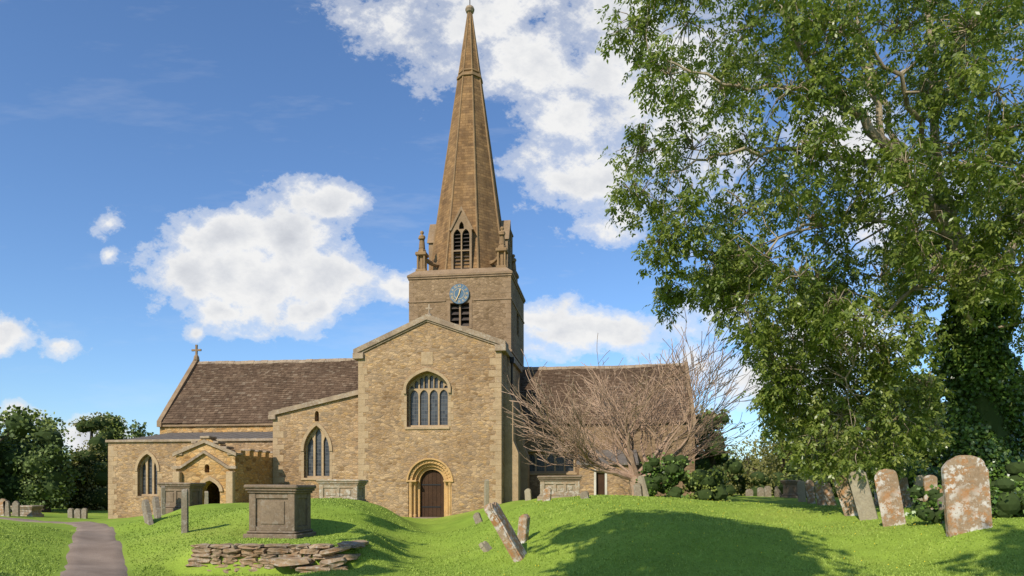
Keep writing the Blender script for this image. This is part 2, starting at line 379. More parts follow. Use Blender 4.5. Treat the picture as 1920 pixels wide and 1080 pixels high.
def window(name,cx,w,z0,zs,za,v,lights,kind='p',trac=True,parent=CH,rec=.28,label=None,mat=DRS):
    f=(lambda cx,w,z0,zs,za:parch(cx,w,z0,zs,za)) if kind=='p' else (lambda cx,w,z0,zs,za:arch(cx,w,z0,zs,za,.25))
    mb=MB(); fr=.08; mul=.075 if kind!='p' else .11
    outer=f(cx,w-.004,z0+.002,zs,za-.002)
    holes=[]; iw=w-2*fr; lw=(iw-(lights-1)*mul)/lights
    def topz(x):
        s=min(.999,abs(x-cx)/(w/2))
        if kind=='p':
            hw=w/2; r=((za-zs)**2+hw*hw)/(2*hw); return zs+math.sqrt(max(0,r*r-(r-hw+abs(x-cx))**2))
        a=math.acos(s); return zs+(za-zs)*(.75*math.sin(a)+.25*(1-s))
    for i in range(lights):
        x0=cx-iw/2+i*(lw+mul); x1=x0+lw
        if trac and kind!='p':
            zl=zs-(zs-z0)*.02; holes.append(parch((x0+x1)/2,lw,z0+.1,zl-.28,zl,4))
            for k in range(2):
                a0=x0+k*(lw+.04)/2; a1=a0+(lw-.04)/2; t=min(topz(a0),topz(a1))-.08
                if t>zl+.2: holes.append(parch((a0+a1)/2,a1-a0,zl+.07,t-.12,t,3))
        else:
            edge=(i==0 or i==lights-1) and lights>1
            mid=(x0+x1)/2
            if edge:
                ou=x0 if mid<cx else x1
                zo=topz(ou)-.06; zi=topz(mid)-.08
                holes.append([(x0,z0+.1),(x1,z0+.1)]+([(x1,zi-.25),(mid+.25*lw,zi),(mid-.1*lw,(zo+zi)/2),(x0,zo-.1)] if mid<cx else [(x1,zo-.1),(mid+.1*lw,(zo+zi)/2),(mid-.25*lw,zi),(x0,zi-.25)]))
            else: zt=za-.12; holes.append(parch(mid,lw,z0+.1,zt-lw*1.1,zt,4))
    mb.slab([outer]+holes,rec,rec+.14,fu(v))
    o=mb.obj(name,mat,parent)
    gl=MB(); gl.slab([f(cx,w-.01,z0+.01,zs,za-.01)],rec+.10,rec+.13,fu(v))
    g=gl.obj("glass",GLS,o)
    if label: o["label"]=label
    return o
def quoins(u,v,z0,z1,sd,w=(.56,.34),h=.30,p=.010,mat=DRS):
    mb=MB(); z=z0;i=0
    while z<z1-.1:
        a,b=(w[0],w[1]) if i%2 else (w[1],w[0]); a*=random.uniform(.7,1.1); b*=random.uniform(.8,1.1)
        hh=h*random.uniform(.7,1.25); zt=min(z+hh,z1)
        ua,ub=(u-p,u+a) if sd>0 else (u-a,u+p)
        mb.box(ua,ub,v-p,v+b,z,zt-.006,.008); z=zt;i+=1
    mb.obj("quoins",mat,CH)
def surround(cx,w,z0,zs,v,arcs=None):
    for sgn in(-1,1):
        mb=MB(); z=z0;i=0
        while z<zs-.05:
            ww=(.28 if i%2 else .15); x=cx+sgn*w/2; mb.box(min(x,x+sgn*ww),max(x,x+sgn*ww),v-.012,v+.25,z,min(z+.3,zs)-.008,.01); z+=.3;i+=1
        mb.obj("window_jamb",DRS,CH)
    if arcs:
        mb=MB(); mb.slab([ring(arcs[0],arcs[1])],arcs[2],-.001,fu(v)); mb.obj("hood_mould",DRS,CH)
def coping(mb,pts,v0,v1,th=.22,over=.0):
    for (a,za),(b,zb) in zip(pts[:-1],pts[1:]):
        mb.add([(a,v0,za),(b,v0,zb),(b,v1,zb),(a,v1,za),(a,v0,za+th),(b,v0,zb+th),(b,v1,zb+th),(a,v1,za+th)],
          [(0,3,2,1),(4,5,6,7),(0,1,5,4),(1,2,6,5),(2,3,7,6),(3,0,4,7)])
# --- transept
uL,uR=CU(672,0),CU(940,0); uA=CU(801,0); zA=Z(801,600,0); zL=Z(672,662,0); zR=Z(940,646,0)
zE=(zL+zR)/2; zL=zE-.1; zR=zE+.1
Wcx=(CU(765,0)+CU(838,0))/2; Ww=CU(838,0)-CU(765,0)
wz0=Z(800,800,0); wzs=Z(800,728,0); wza=Z(800,699,0)
Dcx=CU(806,0); dza=Z(806,880,0); dw=CU(829,0)-CU(783,0); dzs=dza-dw/2; OW=dw+.95
mb=MB()
win=arch(Wcx,Ww+.12,wz0,wzs,wza+.06,.25); dor=arch(Dcx,OW,-.5,dzs,dzs+OW/2,0,10)
mb.slab([[(uL,-1.2),(uR,-1.2),(uR,zR),(uA,zA),(uL,zL)],win,dor],0,.75,fu(0))
mb.slab([[(.752,-1),(7,-1),(7,zR),(.752,zR)]],0,.7,fs(uR))
mb.slab([[(.752,-1),(7,-1),(7,zL),(.752,zL)]],-.7,0,fs(uL))
mb.obj("transept_wall",RUB,CH)
quoins(uL,0,-.2,zL-.15,1); quoins(uR,0,-.2,zR-.15,-1)
surround(Wcx,Ww+.12,wz0,wzs,0,(arch(Wcx,Ww+.42,wzs-.25,wzs,wza+.24,.25),arch(Wcx,Ww+.14,wzs-.25,wzs,wza+.075,.25),-.12))
mb=MB(); coping(mb,[(uL-.22,zL-.10),(uA,zA+.0),(uR+.22,zR-.10)],-.14,.9,.26); coping(mb,[(uL-.12,zL-.16),(uA,zA-.08),(uR+.12,zR-.16)],-.07,-.002,.1)
mb.box(uL-.25,uL+.3,-.16,.92,zL-.32,zL-.02,.02); mb.box(uR-.3,uR+.25,-.16,.92,zR-.32,zR-.02,.02)
mb.box(uL-.12,uL+.02,.92,7,zL-.15,zL+.1); mb.box(uR-.02,uR+.14,.92,7,zR-.2,zR+.1)
mb.lathe([(.16,zA+.24),(.12,zA+.36),(.05,zA+.42),(.04,zA+.62)],uA,.35,8); mb.box(uA-.16,uA+.16,.32,.38,zA+.6,zA+.68); mb.box(uA-.04,uA+.04,.32,.38,zA+.68,zA+.86)
mb.obj("gable_coping",COP,CH)
mb=MB(); coping(mb,[(uL,zL-.1),(uA,zA-.1),(uR,zR-.1)],.91,7,.1); mb.obj("transept_roof",LEAD,CH)
window("window",Wcx,Ww+.12,wz0,wzs,wza+.06,0,4,'t',label="four-light traceried window with leaded glass in the gable")
mb=MB(); mb.box(Wcx-Ww/2-.15,Wcx+Ww/2+.15,-.06,.35,wz0-.14,wz0-.004,.02); mb.obj("window_sill",DRS,CH)
mb=MB(); mb.box(CU(790,0),CU(812,0),-.03,.1,Z(800,690,0)+.15,Z(800,660,0),.01); mb.obj("stone_panel",DRS,CH)
# --- norman doorway
mb=MB()
w1=OW-.004; 
def rarch(w,z0=-.3): return arch(Dcx,w,z0,dzs,dzs+w/2,0,12)
mb.slab([ring(rarch(OW+.16,dzs),rarch(OW+.005,dzs))],-.07,-.001,fu(0))
mb.slab([ring(rarch(w1),rarch(OW-.34))],.06,.40,fu(0))
mb.slab([ring(rarch(OW-.344),rarch(OW-.64))],.22,.52,fu(0))
mb.slab([ring(rarch(OW-.644),rarch(dw))],.38,.70,fu(0))
for rr,vv in((OW/2-.09,.04),(OW/2-.25,.2)):
    for k in range(19):
        a=math.pi*(k+.5)/19; x=Dcx+rr*math.cos(a); z=dzs+rr*math.sin(a); mb.box(x-.04,x+.04,vv-.01,vv+.06,z-.04,z+.04,.02)
for sg in(-1,1):
    for rr,vv in((OW/2-.10,.02),(OW/2-.26,.17)):
        x=Dcx+sg*rr; mb.lathe([(.10,-.3),(.10,.12),(.065,.2),(.065,dzs-.25),(.11,dzs-.06),(.12,dzs)],x,vv+.07,10)
    mb.box(min(Dcx+sg*(OW/2+.1),Dcx+sg*(dw/2+.06)),max(Dcx+sg*(OW/2+.1),Dcx+sg*(dw/2+.06)),-.06,.36,dzs-.01,dzs+.09,.02)
mb.obj("doorway_arch",DRO,CH)
mb=MB()
k=6
for i in range(k):
    x0=Dcx-dw/2+i*dw/k; x1=x0+dw/k-.012
    t=lambda x:dzs+math.sqrt(max(0,(dw/2)**2-(x-Dcx)**2))
    mb.slab([[(x0,-.3),(x1,-.3),(x1,t(x1)),((x0+x1)/2,t((x0+x1)/2)),(x0,t(x0))]],.56,.61,fu(0))
do=mb.obj("door",WOOD,CH); do["label"]="dark oak plank door under a round arch"
for z in(.5,1.6):
    mb=MB(); mb.box(Dcx-dw/2+.03,Dcx+dw/2-.2,.54,.557,z,z+.06); mb.obj("hinge",IRON,do)
mb=MB(); mb.box(Dcx-.9,Dcx+.9,-.75,.5,-.25,.03,.02); mb.obj("step",COP,CH)
# --- buttresses on transept flank
for v,hh in((.9,6.6),(5.0,6.0)):
    mb=MB(); mb.slab([[(uR+.002,-1),(uR+.70,-1),(uR+.70,3.2),(uR+.45,3.8),(uR+.45,hh-.9),(uR+.002,hh)]],v,v+.8,fu(0)); mb.obj("buttress",DRS,CH)
mb=MB(); mb.lathe([(.05,0),(.05,zR-.2)],uR+.2,2.2,8); mb.box(uR+.1,uR+.32,2.1,2.32,zR-.5,zR-.2); mb.obj("downpipe",IRON,CH)
# --- chapel block
v=.55; a,b=CU(512,v),uL; zc1=Z(512,778,v); zc2=Z(672,738,v)
cw0,cw1=CU(570,v),CU(618,v); cc=(cw0+cw1)/2; cw=cw1-cw0
z0,za=Z(594,896,v),Z(594,798,v); zs=za-cw*.95
mb=MB(); mb.slab([[(a,-1),(b,-1),(b,zc2),(a,zc1)],parch(cc,cw,z0,zs,za),parch(CU(594,v),.22,Z(594,790,v),Z(594,776,v),Z(594,770,v),3)],0,.7,fu(v))
mb.slab([[(v+.702,-1),(6.8,-1),(6.8,zc1),(v+.702,zc1)]],-.6,0,fs(a))
mb.obj("chapel_wall",RUB,CH)
quoins(a,v,-.2,zc1-.1,1)
surround(cc,cw,z0,zs,v,(parch(cc,cw+.32,zs,zs,za+.2),parch(cc,cw+.004,zs,zs,za+.002),-.06))
mb=MB(); mb.box(cc-cw/2-.15,cc+cw/2+.15,v-.06,v+.3,z0-.13,z0-.003,.02); mb.obj("window_sill",DRS,CH)
window("window",cc,cw,z0,zs,za,v,3,'p',label="pointed three-light window with leaded glass",rec=.2)
mb=MB(); coping(mb,[(a-.18,zc1-.08),(b-.02,zc2-.03)],v-.14,v+.85,.24); mb.box(a-.2,a+.2,v-.17,v+.87,zc1-.25,zc1-.03,.02)
mb.obj("parapet_coping",COP,CH)
mb=MB(); mb.slab([[(a,zc1-.3),(b,zc2-.2),(b,zc2-.1),(a,zc1-.2)]],v+.86,6.8,fu(0)); mb.obj("chapel_roof",LEAD,CH)
# --- aisle
v=.95; al,ar=CU(203,v),CU(512,.55)-.003; zt=Z(203,830,v)
aw0,aw1=CU(258,v),CU(295,v); ac=(aw0+aw1)/2; aw=aw1-aw0; az0,aza=Z(277,930,v),Z(277,851,v); azs=aza-aw*.8
mb=MB(); mb.slab([[(al,-1.5),(ar,-1.5),(ar,zt),(al,zt)],parch(ac,aw,az0,azs,aza)],0,.7,fu(v))
zen=zt+1.05
mb.slab([[(v+.702,-1.5),(6.9,-1.5),(6.9,zen),(v+.702,zt)]],-.6,0,fs(al))
mb.obj("aisle_wall",RUB,CH)
quoins(al,v,-.6,zt-.1,1)
surround(ac,aw,az0,azs,v,(parch(ac,aw+.3,azs,azs,aza+.18),parch(ac,aw+.004,azs,azs,aza+.002),-.05))
window("window",ac,aw,az0,azs,aza,v,3,'p',rec=.2)
mb=MB(); mb.box(al-.1,ar,v-.12,v+.3,zt+.002,zt+.14,.02); mb.obj("parapet_coping",COP,CH)
mb=MB(); mb.add([(al-.1,v+.3,zt+.08),(ar,v+.3,zt+.08),(ar,7,zen),(al-.1,7,zen)],[(0,1,2,3)])
x=al
while x<ar:
    mb.add([(x,v+.3,zt+.12),(x+.06,v+.3,zt+.12),(x+.06,7,zen+.04),(x,7,zen+.04),(x,v+.3,zt+.05),(x+.06,v+.3,zt+.05)],[(0,1,2,3),(4,5,1,0)]); x+=.65
mb.obj("aisle_roof",LEAD,CH)
# --- tower & nave frame
TV=7.0; tl,tr=CU(767,TV),CU(958,TV); TW_=tr-tl; TB=TV+TW_; tc=(tl+tr)/2; vc=TV+TW_/2; zT=Z(862,514,TV)
def tiles(u0,u1,vE,zE_,vR,zR_):
    """real stone slates, courses diminishing upward"""
    L=math.hypot(vR-vE,zR_-zE_); dv,dz=(vR-vE)/L,(zR_-zE_)/L; nv,nz=-dz,dv
    if nz<0: nv,nz=-nv,-nz
    Vv=[];Ff=[];T=[]; s=-.1
    while s<L:
        rh=.22-.09*(s/L); off=random.random()*.3; x=u0-off
        while x<u1:
            w=random.uniform(.16,.32); xa=max(x,u0); xb=min(x+w-.010,u1)
            if xb-xa>.03:
                j=random.uniform(-.015,.015); lift=.032+random.uniform(0,.018); t=random.random()
                s0=s+j; s1=s+rh*1.5
                sag=lambda xx:-.06*math.sin(math.pi*(xx-u0)/(u1-u0))+.025*math.sin(xx*1.3+s)
                def P(xx,ss,hh): 
                    g=sag(xx); return (xx,vE+dv*ss+nv*(hh+g),zE_+dz*ss+nz*(hh+g))
                b=len(Vv)
                Vv+= [P(xa,s0,lift),P(xb,s0,lift),P(xb,min(s1,L),.0),P(xa,min(s1,L),.0),P(xa,s0,lift-.035),P(xb,s0,lift-.035)]
                Ff+= [(b,b+1,b+2,b+3),(b+4,b+5,b+1,b),(b+1,b+5,b+2),(b,b+3,b+4)]
                T+=[t]*6
            x+=w
        s+=rh
    return Vv,Ff,T
def roofobj(name,u0,u1,v0,v1,zE_,zR_):
    vr=(v0+v1)/2
    A1=tiles(u0,u1,v0,zE_,vr,zR_); A2=tiles(u0,u1,v1,zE_,vr,zR_)
    Vv=A1[0]+A2[0]; Ff=A1[1]+[tuple(i+len(A1[0]) for i in f) for f in A2[1]]; T=A1[2]+A2[2]
    b=len(Vv); Vv+=[(u0,v0,zE_-.09),(u1,v0,zE_-.09),(u1,vr,zR_-.09),(u0,vr,zR_-.09),(u1,v1,zE_-.09),(u0,v1,zE_-.09)]; T+=[.0]*6
    Ff+=[(b,b+1,b+2,b+3),(b+3,b+2,b+4,b+5)]
    o=fastmesh(name,Vv,Ff,SLATE,CH,tint=T)
    mb=MB(); x=u0
    while x<u1:
        w=min(random.uniform(.4,.5),u1-x); j=random.uniform(-.015,.02)-.06*math.sin(math.pi*(x-u0)/(u1-u0))
        mb.slab([[(vr-.16,zR_-.18+j),(vr+.16,zR_-.18+j),(vr+.16,zR_-.12+j),(vr,zR_+.07+j),(vr-.16,zR_-.12+j)]],0,w-.012,lambda a,b_,t,x=x:(x+t,a,b_)); x+=w
    mb.obj("ridge_tiles",COP,o); return o
nv0,nv1=vc-3.75,vc+3.75
nu0=(CU(372,vc)+CU(290,nv0))/2; nzR=(Z(372,683,vc)+Z(672,668,vc))/2; nzE=(Z(290,797,nv0)+Z(500,786,nv0))/2
roofobj("nave_roof",nu0+.2,tl,nv0,nv1,nzE,nzR)
mb=MB()
mb.slab([[(nu0,-1),(tl-.002,-1),(tl-.002,nzE-.12),(nu0,nzE-.12)]],0,.6,fu(nv0+.12))
mb.slab([[(nu0,-1),(tl-.002,-1),(tl-.002,nzE-.12),(nu0,nzE-.12)]],0,.6,fu(nv1-.72))
mb.slab([[(nv0+.723,-1),(nv1-.723,-1),(nv1-.723,nzE-.1),(vc,nzR-.5),(nv0+.723,nzE-.1)]],-.6,0,fs(nu0))
mb.obj("nave_wall",RUBG,CH)
mb=MB()
fr=fs(nu0-.05)
mb.slab([[(nv0-.1,nzE-.25),(nv0+.35,nzE-.25),(vc,nzR-.35),(nv1-.35,nzE-.25),(nv1+.1,nzE-.25),(nv1+.1,nzE+.1),(vc,nzR+.28),(nv0-.1,nzE+.1)]],-.30,0,fr)
mb.box(nu0,tl-.2,nv0-.02,nv0+.1,nzE-.24,nzE-.12)
zc=nzR+.25; cu=nu0+.12
mb.lathe([(.2,zc-.1),(.16,zc+.15),(.07,zc+.3)],cu,vc,8)
mb.box(cu-.06,cu+.06,vc-.06,vc+.06,zc+.28,zc+.85,.01); mb.box(cu-.26,cu+.26,vc-.05,vc+.05,zc+.52,zc+.64,.01)
for a,b in((-.27,.58),(.27,.58),(0,.88)): mb.box(cu+a-.08,cu+a+.08,vc-.052,vc+.052,zc+b-.07,zc+b+.07,.02)
mb.obj("gable_coping",DRT,CH)
# --- chancel
cu1=CU(1288,vc); czR=Z(1130,686,vc); cv0,cv1=vc-3.9,vc+3.9; czE=Z(1100,792,cv0)
roofobj("chancel_roof",tr,cu1-.2,cv0,cv1,czE,czR)
v=cv0+.12; ww0,ww1=CU(985,v),CU(1078,v); 
mb=MB(); wz=(Z(1030,886,v),Z(1030,848,v))
hol=[(ww0,wz[0]),(ww1,wz[0]),(ww1,wz[1]),(ww0,wz[1])]
mb.slab([[(tr+.002,-1),(cu1,-1),(cu1,czE-.12),(tr+.002,czE-.12)],hol],0,.6,fu(v))
mb.slab([[(tr,-1),(cu1,-1),(cu1,czE-.12),(tr,czE-.12)]],0,.6,fu(cv1-.72))
mb.slab([[(cv0+.723,-1),(cv1-.723,-1),(cv1-.723,czE-.1),(vc,czR-.4),(cv0+.723,czE-.1)]],0,.6,fs(cu1))
mb.obj("chancel_wall",RUBT,CH)
mb=MB(); mb.slab([[(cv0-.1,czE-.25),(cv0+.35,czE-.25),(vc,czR-.35),(cv1-.35,czE-.25),(cv1+.1,czE-.25),(cv1+.1,czE+.05),(vc,czR+.15),(cv0-.1,czE+.05)]],-.0,.22,fs(cu1+.05))
mb.obj("gable_coping",DRT,CH)
mb=MB(); nl=5; iw=(ww1-ww0); hs=[]
for i in range(nl):
    x0=ww0+.08+i*(iw-.08)/nl; x1=x0+(iw-.08)/nl-.09; hs.append(parch((x0+x1)/2,x1-x0,wz[0]+.08,wz[1]-.35,wz[1]-.08,3))
mb.slab([[(ww0+.002,wz[0]+.002),(ww1-.002,wz[0]+.002),(ww1-.002,wz[1]-.002),(ww0+.002,wz[1]-.002)]]+hs,.15,.28,fu(v))
o=mb.obj("window",DRS,CH); mb=MB(); mb.box(ww0+.01,ww1-.01,v+.25,v+.27,wz[0]+.01,wz[1]-.01); mb.obj("glass",GLS,o)
mb=MB(); mb.box(ww0-.15,ww1+.15,v-.09,v-.002,wz[1]+.03,wz[1]+.15,.02); mb.obj("hood_mould",DRS,CH)
mb=MB(); mb.box(ww0-.12,ww1+.12,v-.05,v-.002,wz[0]-.14,wz[0]-.01,.02); mb.obj("window_sill",DRS,CH)
# vestry
v=3.2; a,b=CU(1086,v),CU(1192,v); zt=Z(1140,872,v); dx0,dx1=CU(1118,v),CU(1134,v); dzt=Z(1125,880,v)+.0
mb=MB(); mb.slab([[(a,-1),(b,-1),(b,zt),(a,zt)],[(dx0,-.9),(dx1,-.9),(dx1,dzt-.1),(dx0,dzt-.1)]],0,.5,fu(v))
mb.slab([[(v+.502,-1),(cv0+.1,-1),(cv0+.1,zt+.8),(v+.502,zt)]],0,.5,fs(b)); mb.slab([[(v+.502,-1),(cv0+.1,-1),(cv0+.1,zt+.8),(v+.502,zt)]],-.5,0,fs(a))
mb.obj("vestry_wall",RUB,CH)
mb=MB(); mb.add([(a-.15,v-.15,zt),(b+.15,v-.15,zt),(b+.15,cv0+.1,zt+.85),(a-.15,cv0+.1,zt+.85),(a-.15,v-.15,zt+.1),(b+.15,v-.15,zt+.1),(b+.15,cv0+.1,zt+.95),(a-.15,cv0+.1,zt+.95)],[(0,3,2,1),(4,5,6,7),(0,1,5,4),(1,2,6,5),(3,0,4,7)]); mb.obj("vestry_roof",LEAD,CH)
mb=MB(); mb.box(dx0+.01,dx1-.01,v+.2,v+.25,-.9,dzt-.11); mb.obj("vestry_door",WOOD,CH)
WST=m_dressed("white_stone",(.6,.55,.45),(.5,.45,.36))
for x in(dx0-.12,dx1): mb=MB(); mb.box(x,x+.12,v-.03,v+.15,-.5,dzt,.01); mb.obj("door_jamb",WST,CH)
# --- tower
lw=CU(880,TV)-CU(844,TV); lc=CU(862,TV); lz0,lz1=Z(862,612,TV),Z(862,568,TV)
mb=MB()
sq=lambda x0,x1,z0,z1:[(x0,z0),(x1,z0),(x1,z1),(x0,z1)]
mb.slab([sq(tl,tr,-1,zT),sq(lc-lw/2,lc+lw/2,lz0,lz1)],0,.6,fu(TV))
mb.slab([sq(TV+.602,TB,-1,zT),sq(vc-.5,vc+.5,lz0,lz1)],0,.6,fs(tr))
mb.slab([sq(TV+.602,TB,-1,zT)],-.6,0,fs(tl)); mb.slab([sq(tl+.602,tr-.602,-1,zT)],-.6,0,fu(TB))
mb.obj("tower_wall",RUBT,CH)
quoins(tl,TV,6,zT-.35,1,p=.010,mat=DRT); quoins(tr,TV,6,zT-.35,-1,p=.010,mat=DRT)
mb=MB()
def band(mb,z0,z1,p):
    mb.box(tl-p,tr+p,TV-p,TV-.002,z0,z1,.02); mb.box(tr+.002,tr+p,TV-.001,TB+p,z0,z1); mb.box(tl-p,tl-.002,TV-.001,TB+p,z0,z1)
band(mb,zT-.22,zT-.11,.06); band(mb,zT-.11,zT+.02,.11)
zz=Z(862,566,TV)+.03
mb.box(tl-.05,lc-lw/2-.25,TV-.05,TV-.002,zz,zz+.10,.02); mb.box(lc+lw/2+.25,tr+.05,TV-.05,TV-.002,zz,zz+.10,.02); mb.box(tr+.002,tr+.05,TV,TB,zz,zz+.10)
zz=Z(958,660,TV); mb.box(tr-.8,tr+.08,TV-.08,TV-.002,zz,zz+.14,.02); mb.box(tr+.002,tr+.08,TV,TB,zz,zz+.14)
hs=TW_/2; 
mb.add([(tl-.1,TV-.1,zT+.02),(tr+.1,TV-.1,zT+.02),(tr+.1,TB+.1,zT+.02),(tl-.1,TB+.1,zT+.02),(tl+.35,TV+.35,zT+.42),(tr-.35,TV+.35,zT+.42),(tr-.35,TB-.35,zT+.42),(tl+.35,TB-.35,zT+.42)],
 [(0,1,5,4),(1,2,6,5),(2,3,7,6),(3,0,4,7),(4,5,6,7)])
mb.obj("string_course",DRT,CH)
mb=MB(); mb.slab([sq(lc-lw/2-.16,lc+lw/2+.16,lz0-.14,lz1+.16),sq(lc-lw/2+.002,lc+lw/2-.002,lz0+.002,lz1-.002)],-.03,.3,fu(TV))
mb.box(lc-.05,lc+.05,TV+.05,TV+.2,lz0,lz1); mb.obj("belfry_frame",DRT,CH)
def louvres(name,cx,w,z0,z1,v,n,parent=CH):
    mb=MB()
    for i in range(n):
        z=z0+(i+.1)*(z1-z0)/n; mb.add([(cx-w/2,v,z),(cx+w/2,v,z),(cx+w/2,v+.22,z+.2),(cx-w/2,v+.22,z+.2),(cx-w/2,v,z+.03),(cx+w/2,v,z+.03),(cx+w/2,v+.22,z+.23),(cx-w/2,v+.22,z+.23)],[(0,3,2,1),(4,5,6,7),(0,1,5,4)])
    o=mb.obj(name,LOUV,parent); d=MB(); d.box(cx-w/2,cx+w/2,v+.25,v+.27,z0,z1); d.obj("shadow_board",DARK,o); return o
louvres("louvre",lc,lw-.02,lz0,lz1,TV+.12,4)
# clock
ck=(CU(862,TV),Z(862,552,TV)); R=18.5/F*(OY+TV*c8+.5)
BLU=m_dressed("clock_blue",(.085,.145,.20),(.12,.18,.235)); GLD=NT("gold_leaf").fin((.58,.42,.20),.6,metal=.1)
def disc(mb,r0,r1,t0,t1,n=40):
    cx,cz=ck
    o=[(cx+r1*math.cos(2*math.pi*i/n),cz+r1*math.sin(2*math.pi*i/n)) for i in range(n)]
    L=[o]
    if r0>0: L.append([(cx+r0*math.cos(2*math.pi*i/n),cz+r0*math.sin(2*math.pi*i/n)) for i in range(n)])
    mb.slab(L,t0,t1,fu(TV))
mb=MB(); disc(mb,0,R,-.14,-.02); clk=mb.obj("clock",BLU,CH); clk["label"]="round dull blue clock face with gilded roman numerals"
mb=MB(); disc(mb,R*.50,R*.53,-.15,-.141)
for t,nm in enumerate(["XII","I","II","III","IIII","V","VI","VII","VIII","IX","X","XI"]):
    cu_=bpy.data.curves.new("n",'FONT'); cu_.body=nm; cu_.size=R*.38; cu_.align_x='CENTER'; cu_.align_y='CENTER'; cu_.extrude=.004
    ob=bpy.data.objects.new("n",cu_)
    COL.objects.link(ob); dg=bpy.context.evaluated_depsgraph_get(); me=bpy.data.meshes.new_from_object(ob.evaluated_get(dg))
    a=math.pi/2-2*math.pi*t/12; rr=R*.76; ca,sa=math.cos(a-math.pi/2),math.sin(a-math.pi/2)
    vv=[]
    for q in me.vertices:
        x,y=q.co.x*.75,q.co.y; X=x*ca-y*sa; Y=x*sa+y*ca
        vv.append((ck[0]+rr*math.cos(a)+X,TV-.148-q.co.z,ck[1]+rr*math.sin(a)+Y))
    mb.add(vv,[tuple(p.vertices) for p in me.polygons]); bpy.data.objects.remove(ob)
mb.obj("clock_numerals",GLD,clk)
def hand(a,L,w):
    mb=MB(); ux,uz=math.sin(a),math.cos(a); px_,pz=uz,-ux; x,z=ck
    mb.slab([[(x-ux*.1-px_*w,z-uz*.1-pz*w),(x-ux*.1+px_*w,z-uz*.1+pz*w),(x+ux*L*.75+px_*w*1.3,z+uz*L*.75+pz*w*1.3),(x+ux*L,z+uz*L),(x+ux*L*.75-px_*w*1.3,z+uz*L*.75-pz*w*1.3)]],-.19-w*.2,-.178,fu(TV)); mb.obj("clock_hand",GLD,clk)
hand(math.radians(205),R*.85,.018); hand(math.radians(15),R*.55,.026)
# --- spire
ap0=2.42; zb=zT+.2; ztop=EYE+(HY-30)/F*(OY+vc*c8+.4); apt=.10
def oct_(z): return ap0+(apt-ap0)*(z-zb)/(ztop-zb)
Vv=[];Ff=[];UV=[]; levels=np.linspace(zb,ztop,16)
rad=1/math.cos(math.pi/8)
for f in range(8):
    for k in range(len(levels)-1):
        b=len(Vv)
        for (z,e) in((levels[k],0),(levels[k],1),(levels[k+1],1),(levels[k+1],0)):
            a=math.pi/8+math.pi/4*(f+e); r=oct_(z)*rad; Vv.append((tc+r*math.cos(a),vc+r*math.sin(a),z))
            UV.append(((e-.5)*r*.765+f*.37,z))
        Ff.append((b,b+1,b+2,b+3))
fastmesh("spire",Vv,Ff,SPI,CH,uv=UV)
for f in range(8):
    mb=MB(); a=math.pi/8+math.pi/4*f
    mb.tube([(tc+oct_(z)*rad*math.cos(a),vc+oct_(z)*rad*math.sin(a),z) for z in levels],[.075-.03*(z-zb)/(ztop-zb) for z in levels],6)
    mb.obj("spire_rib",SPR,CH)
def octband(z0,z1,p):
    mb=MB()
    mb.lathe([(oct_(z0)*rad-.05,z0-.05),((oct_(z0)+p)*rad,z0),((oct_(z1)+p)*rad,z1),(oct_(z1)*rad-.05,z1+.08)],0,0,8)
    ca,sa=math.cos(math.pi/8),math.sin(math.pi/8)
    mb.v=[(tc+x*ca-y*sa,vc+x*sa+y*ca,z) for x,y,z in mb.v]; mb.obj("spire_band",SPR,CH)
zz=EYE+(HY-157)/F*(OY+vc*c8+.4); octband(zz-.1,zz+.08,.10); octband(zz+.25,zz+.33,.06)
mb=MB(); mb.lathe([(.1,ztop-.15),(.24,ztop-.05),(.30,ztop+.12),(.24,ztop+.27),(.1,ztop+.35),(.04,ztop+.42)],tc,vc,12)
fo=mb.obj("finial",COP,CH)
mb=MB(); mb.tube([(tc,vc,ztop+.4),(tc,vc,ztop+2.1)],[.03,.02],6); mb.box(tc-.35,tc+.35,vc-.015,vc+.015,ztop+1.15,ztop+1.18); mb.box(tc-.015,tc+.015,vc-.35,vc+.35,ztop+1.2,ztop+1.23)
mb.slab([[(tc-.5,ztop+1.55),(tc-.2,ztop+1.5),(tc+.3,ztop+1.52),(tc+.5,ztop+1.65),(tc+.25,ztop+1.75),(tc+.1,ztop+1.68),(tc-.2,ztop+1.72),(tc-.45,ztop+1.85)]],-.01,.01,fu(vc))
mb.obj("weather_vane",IRON,CH)
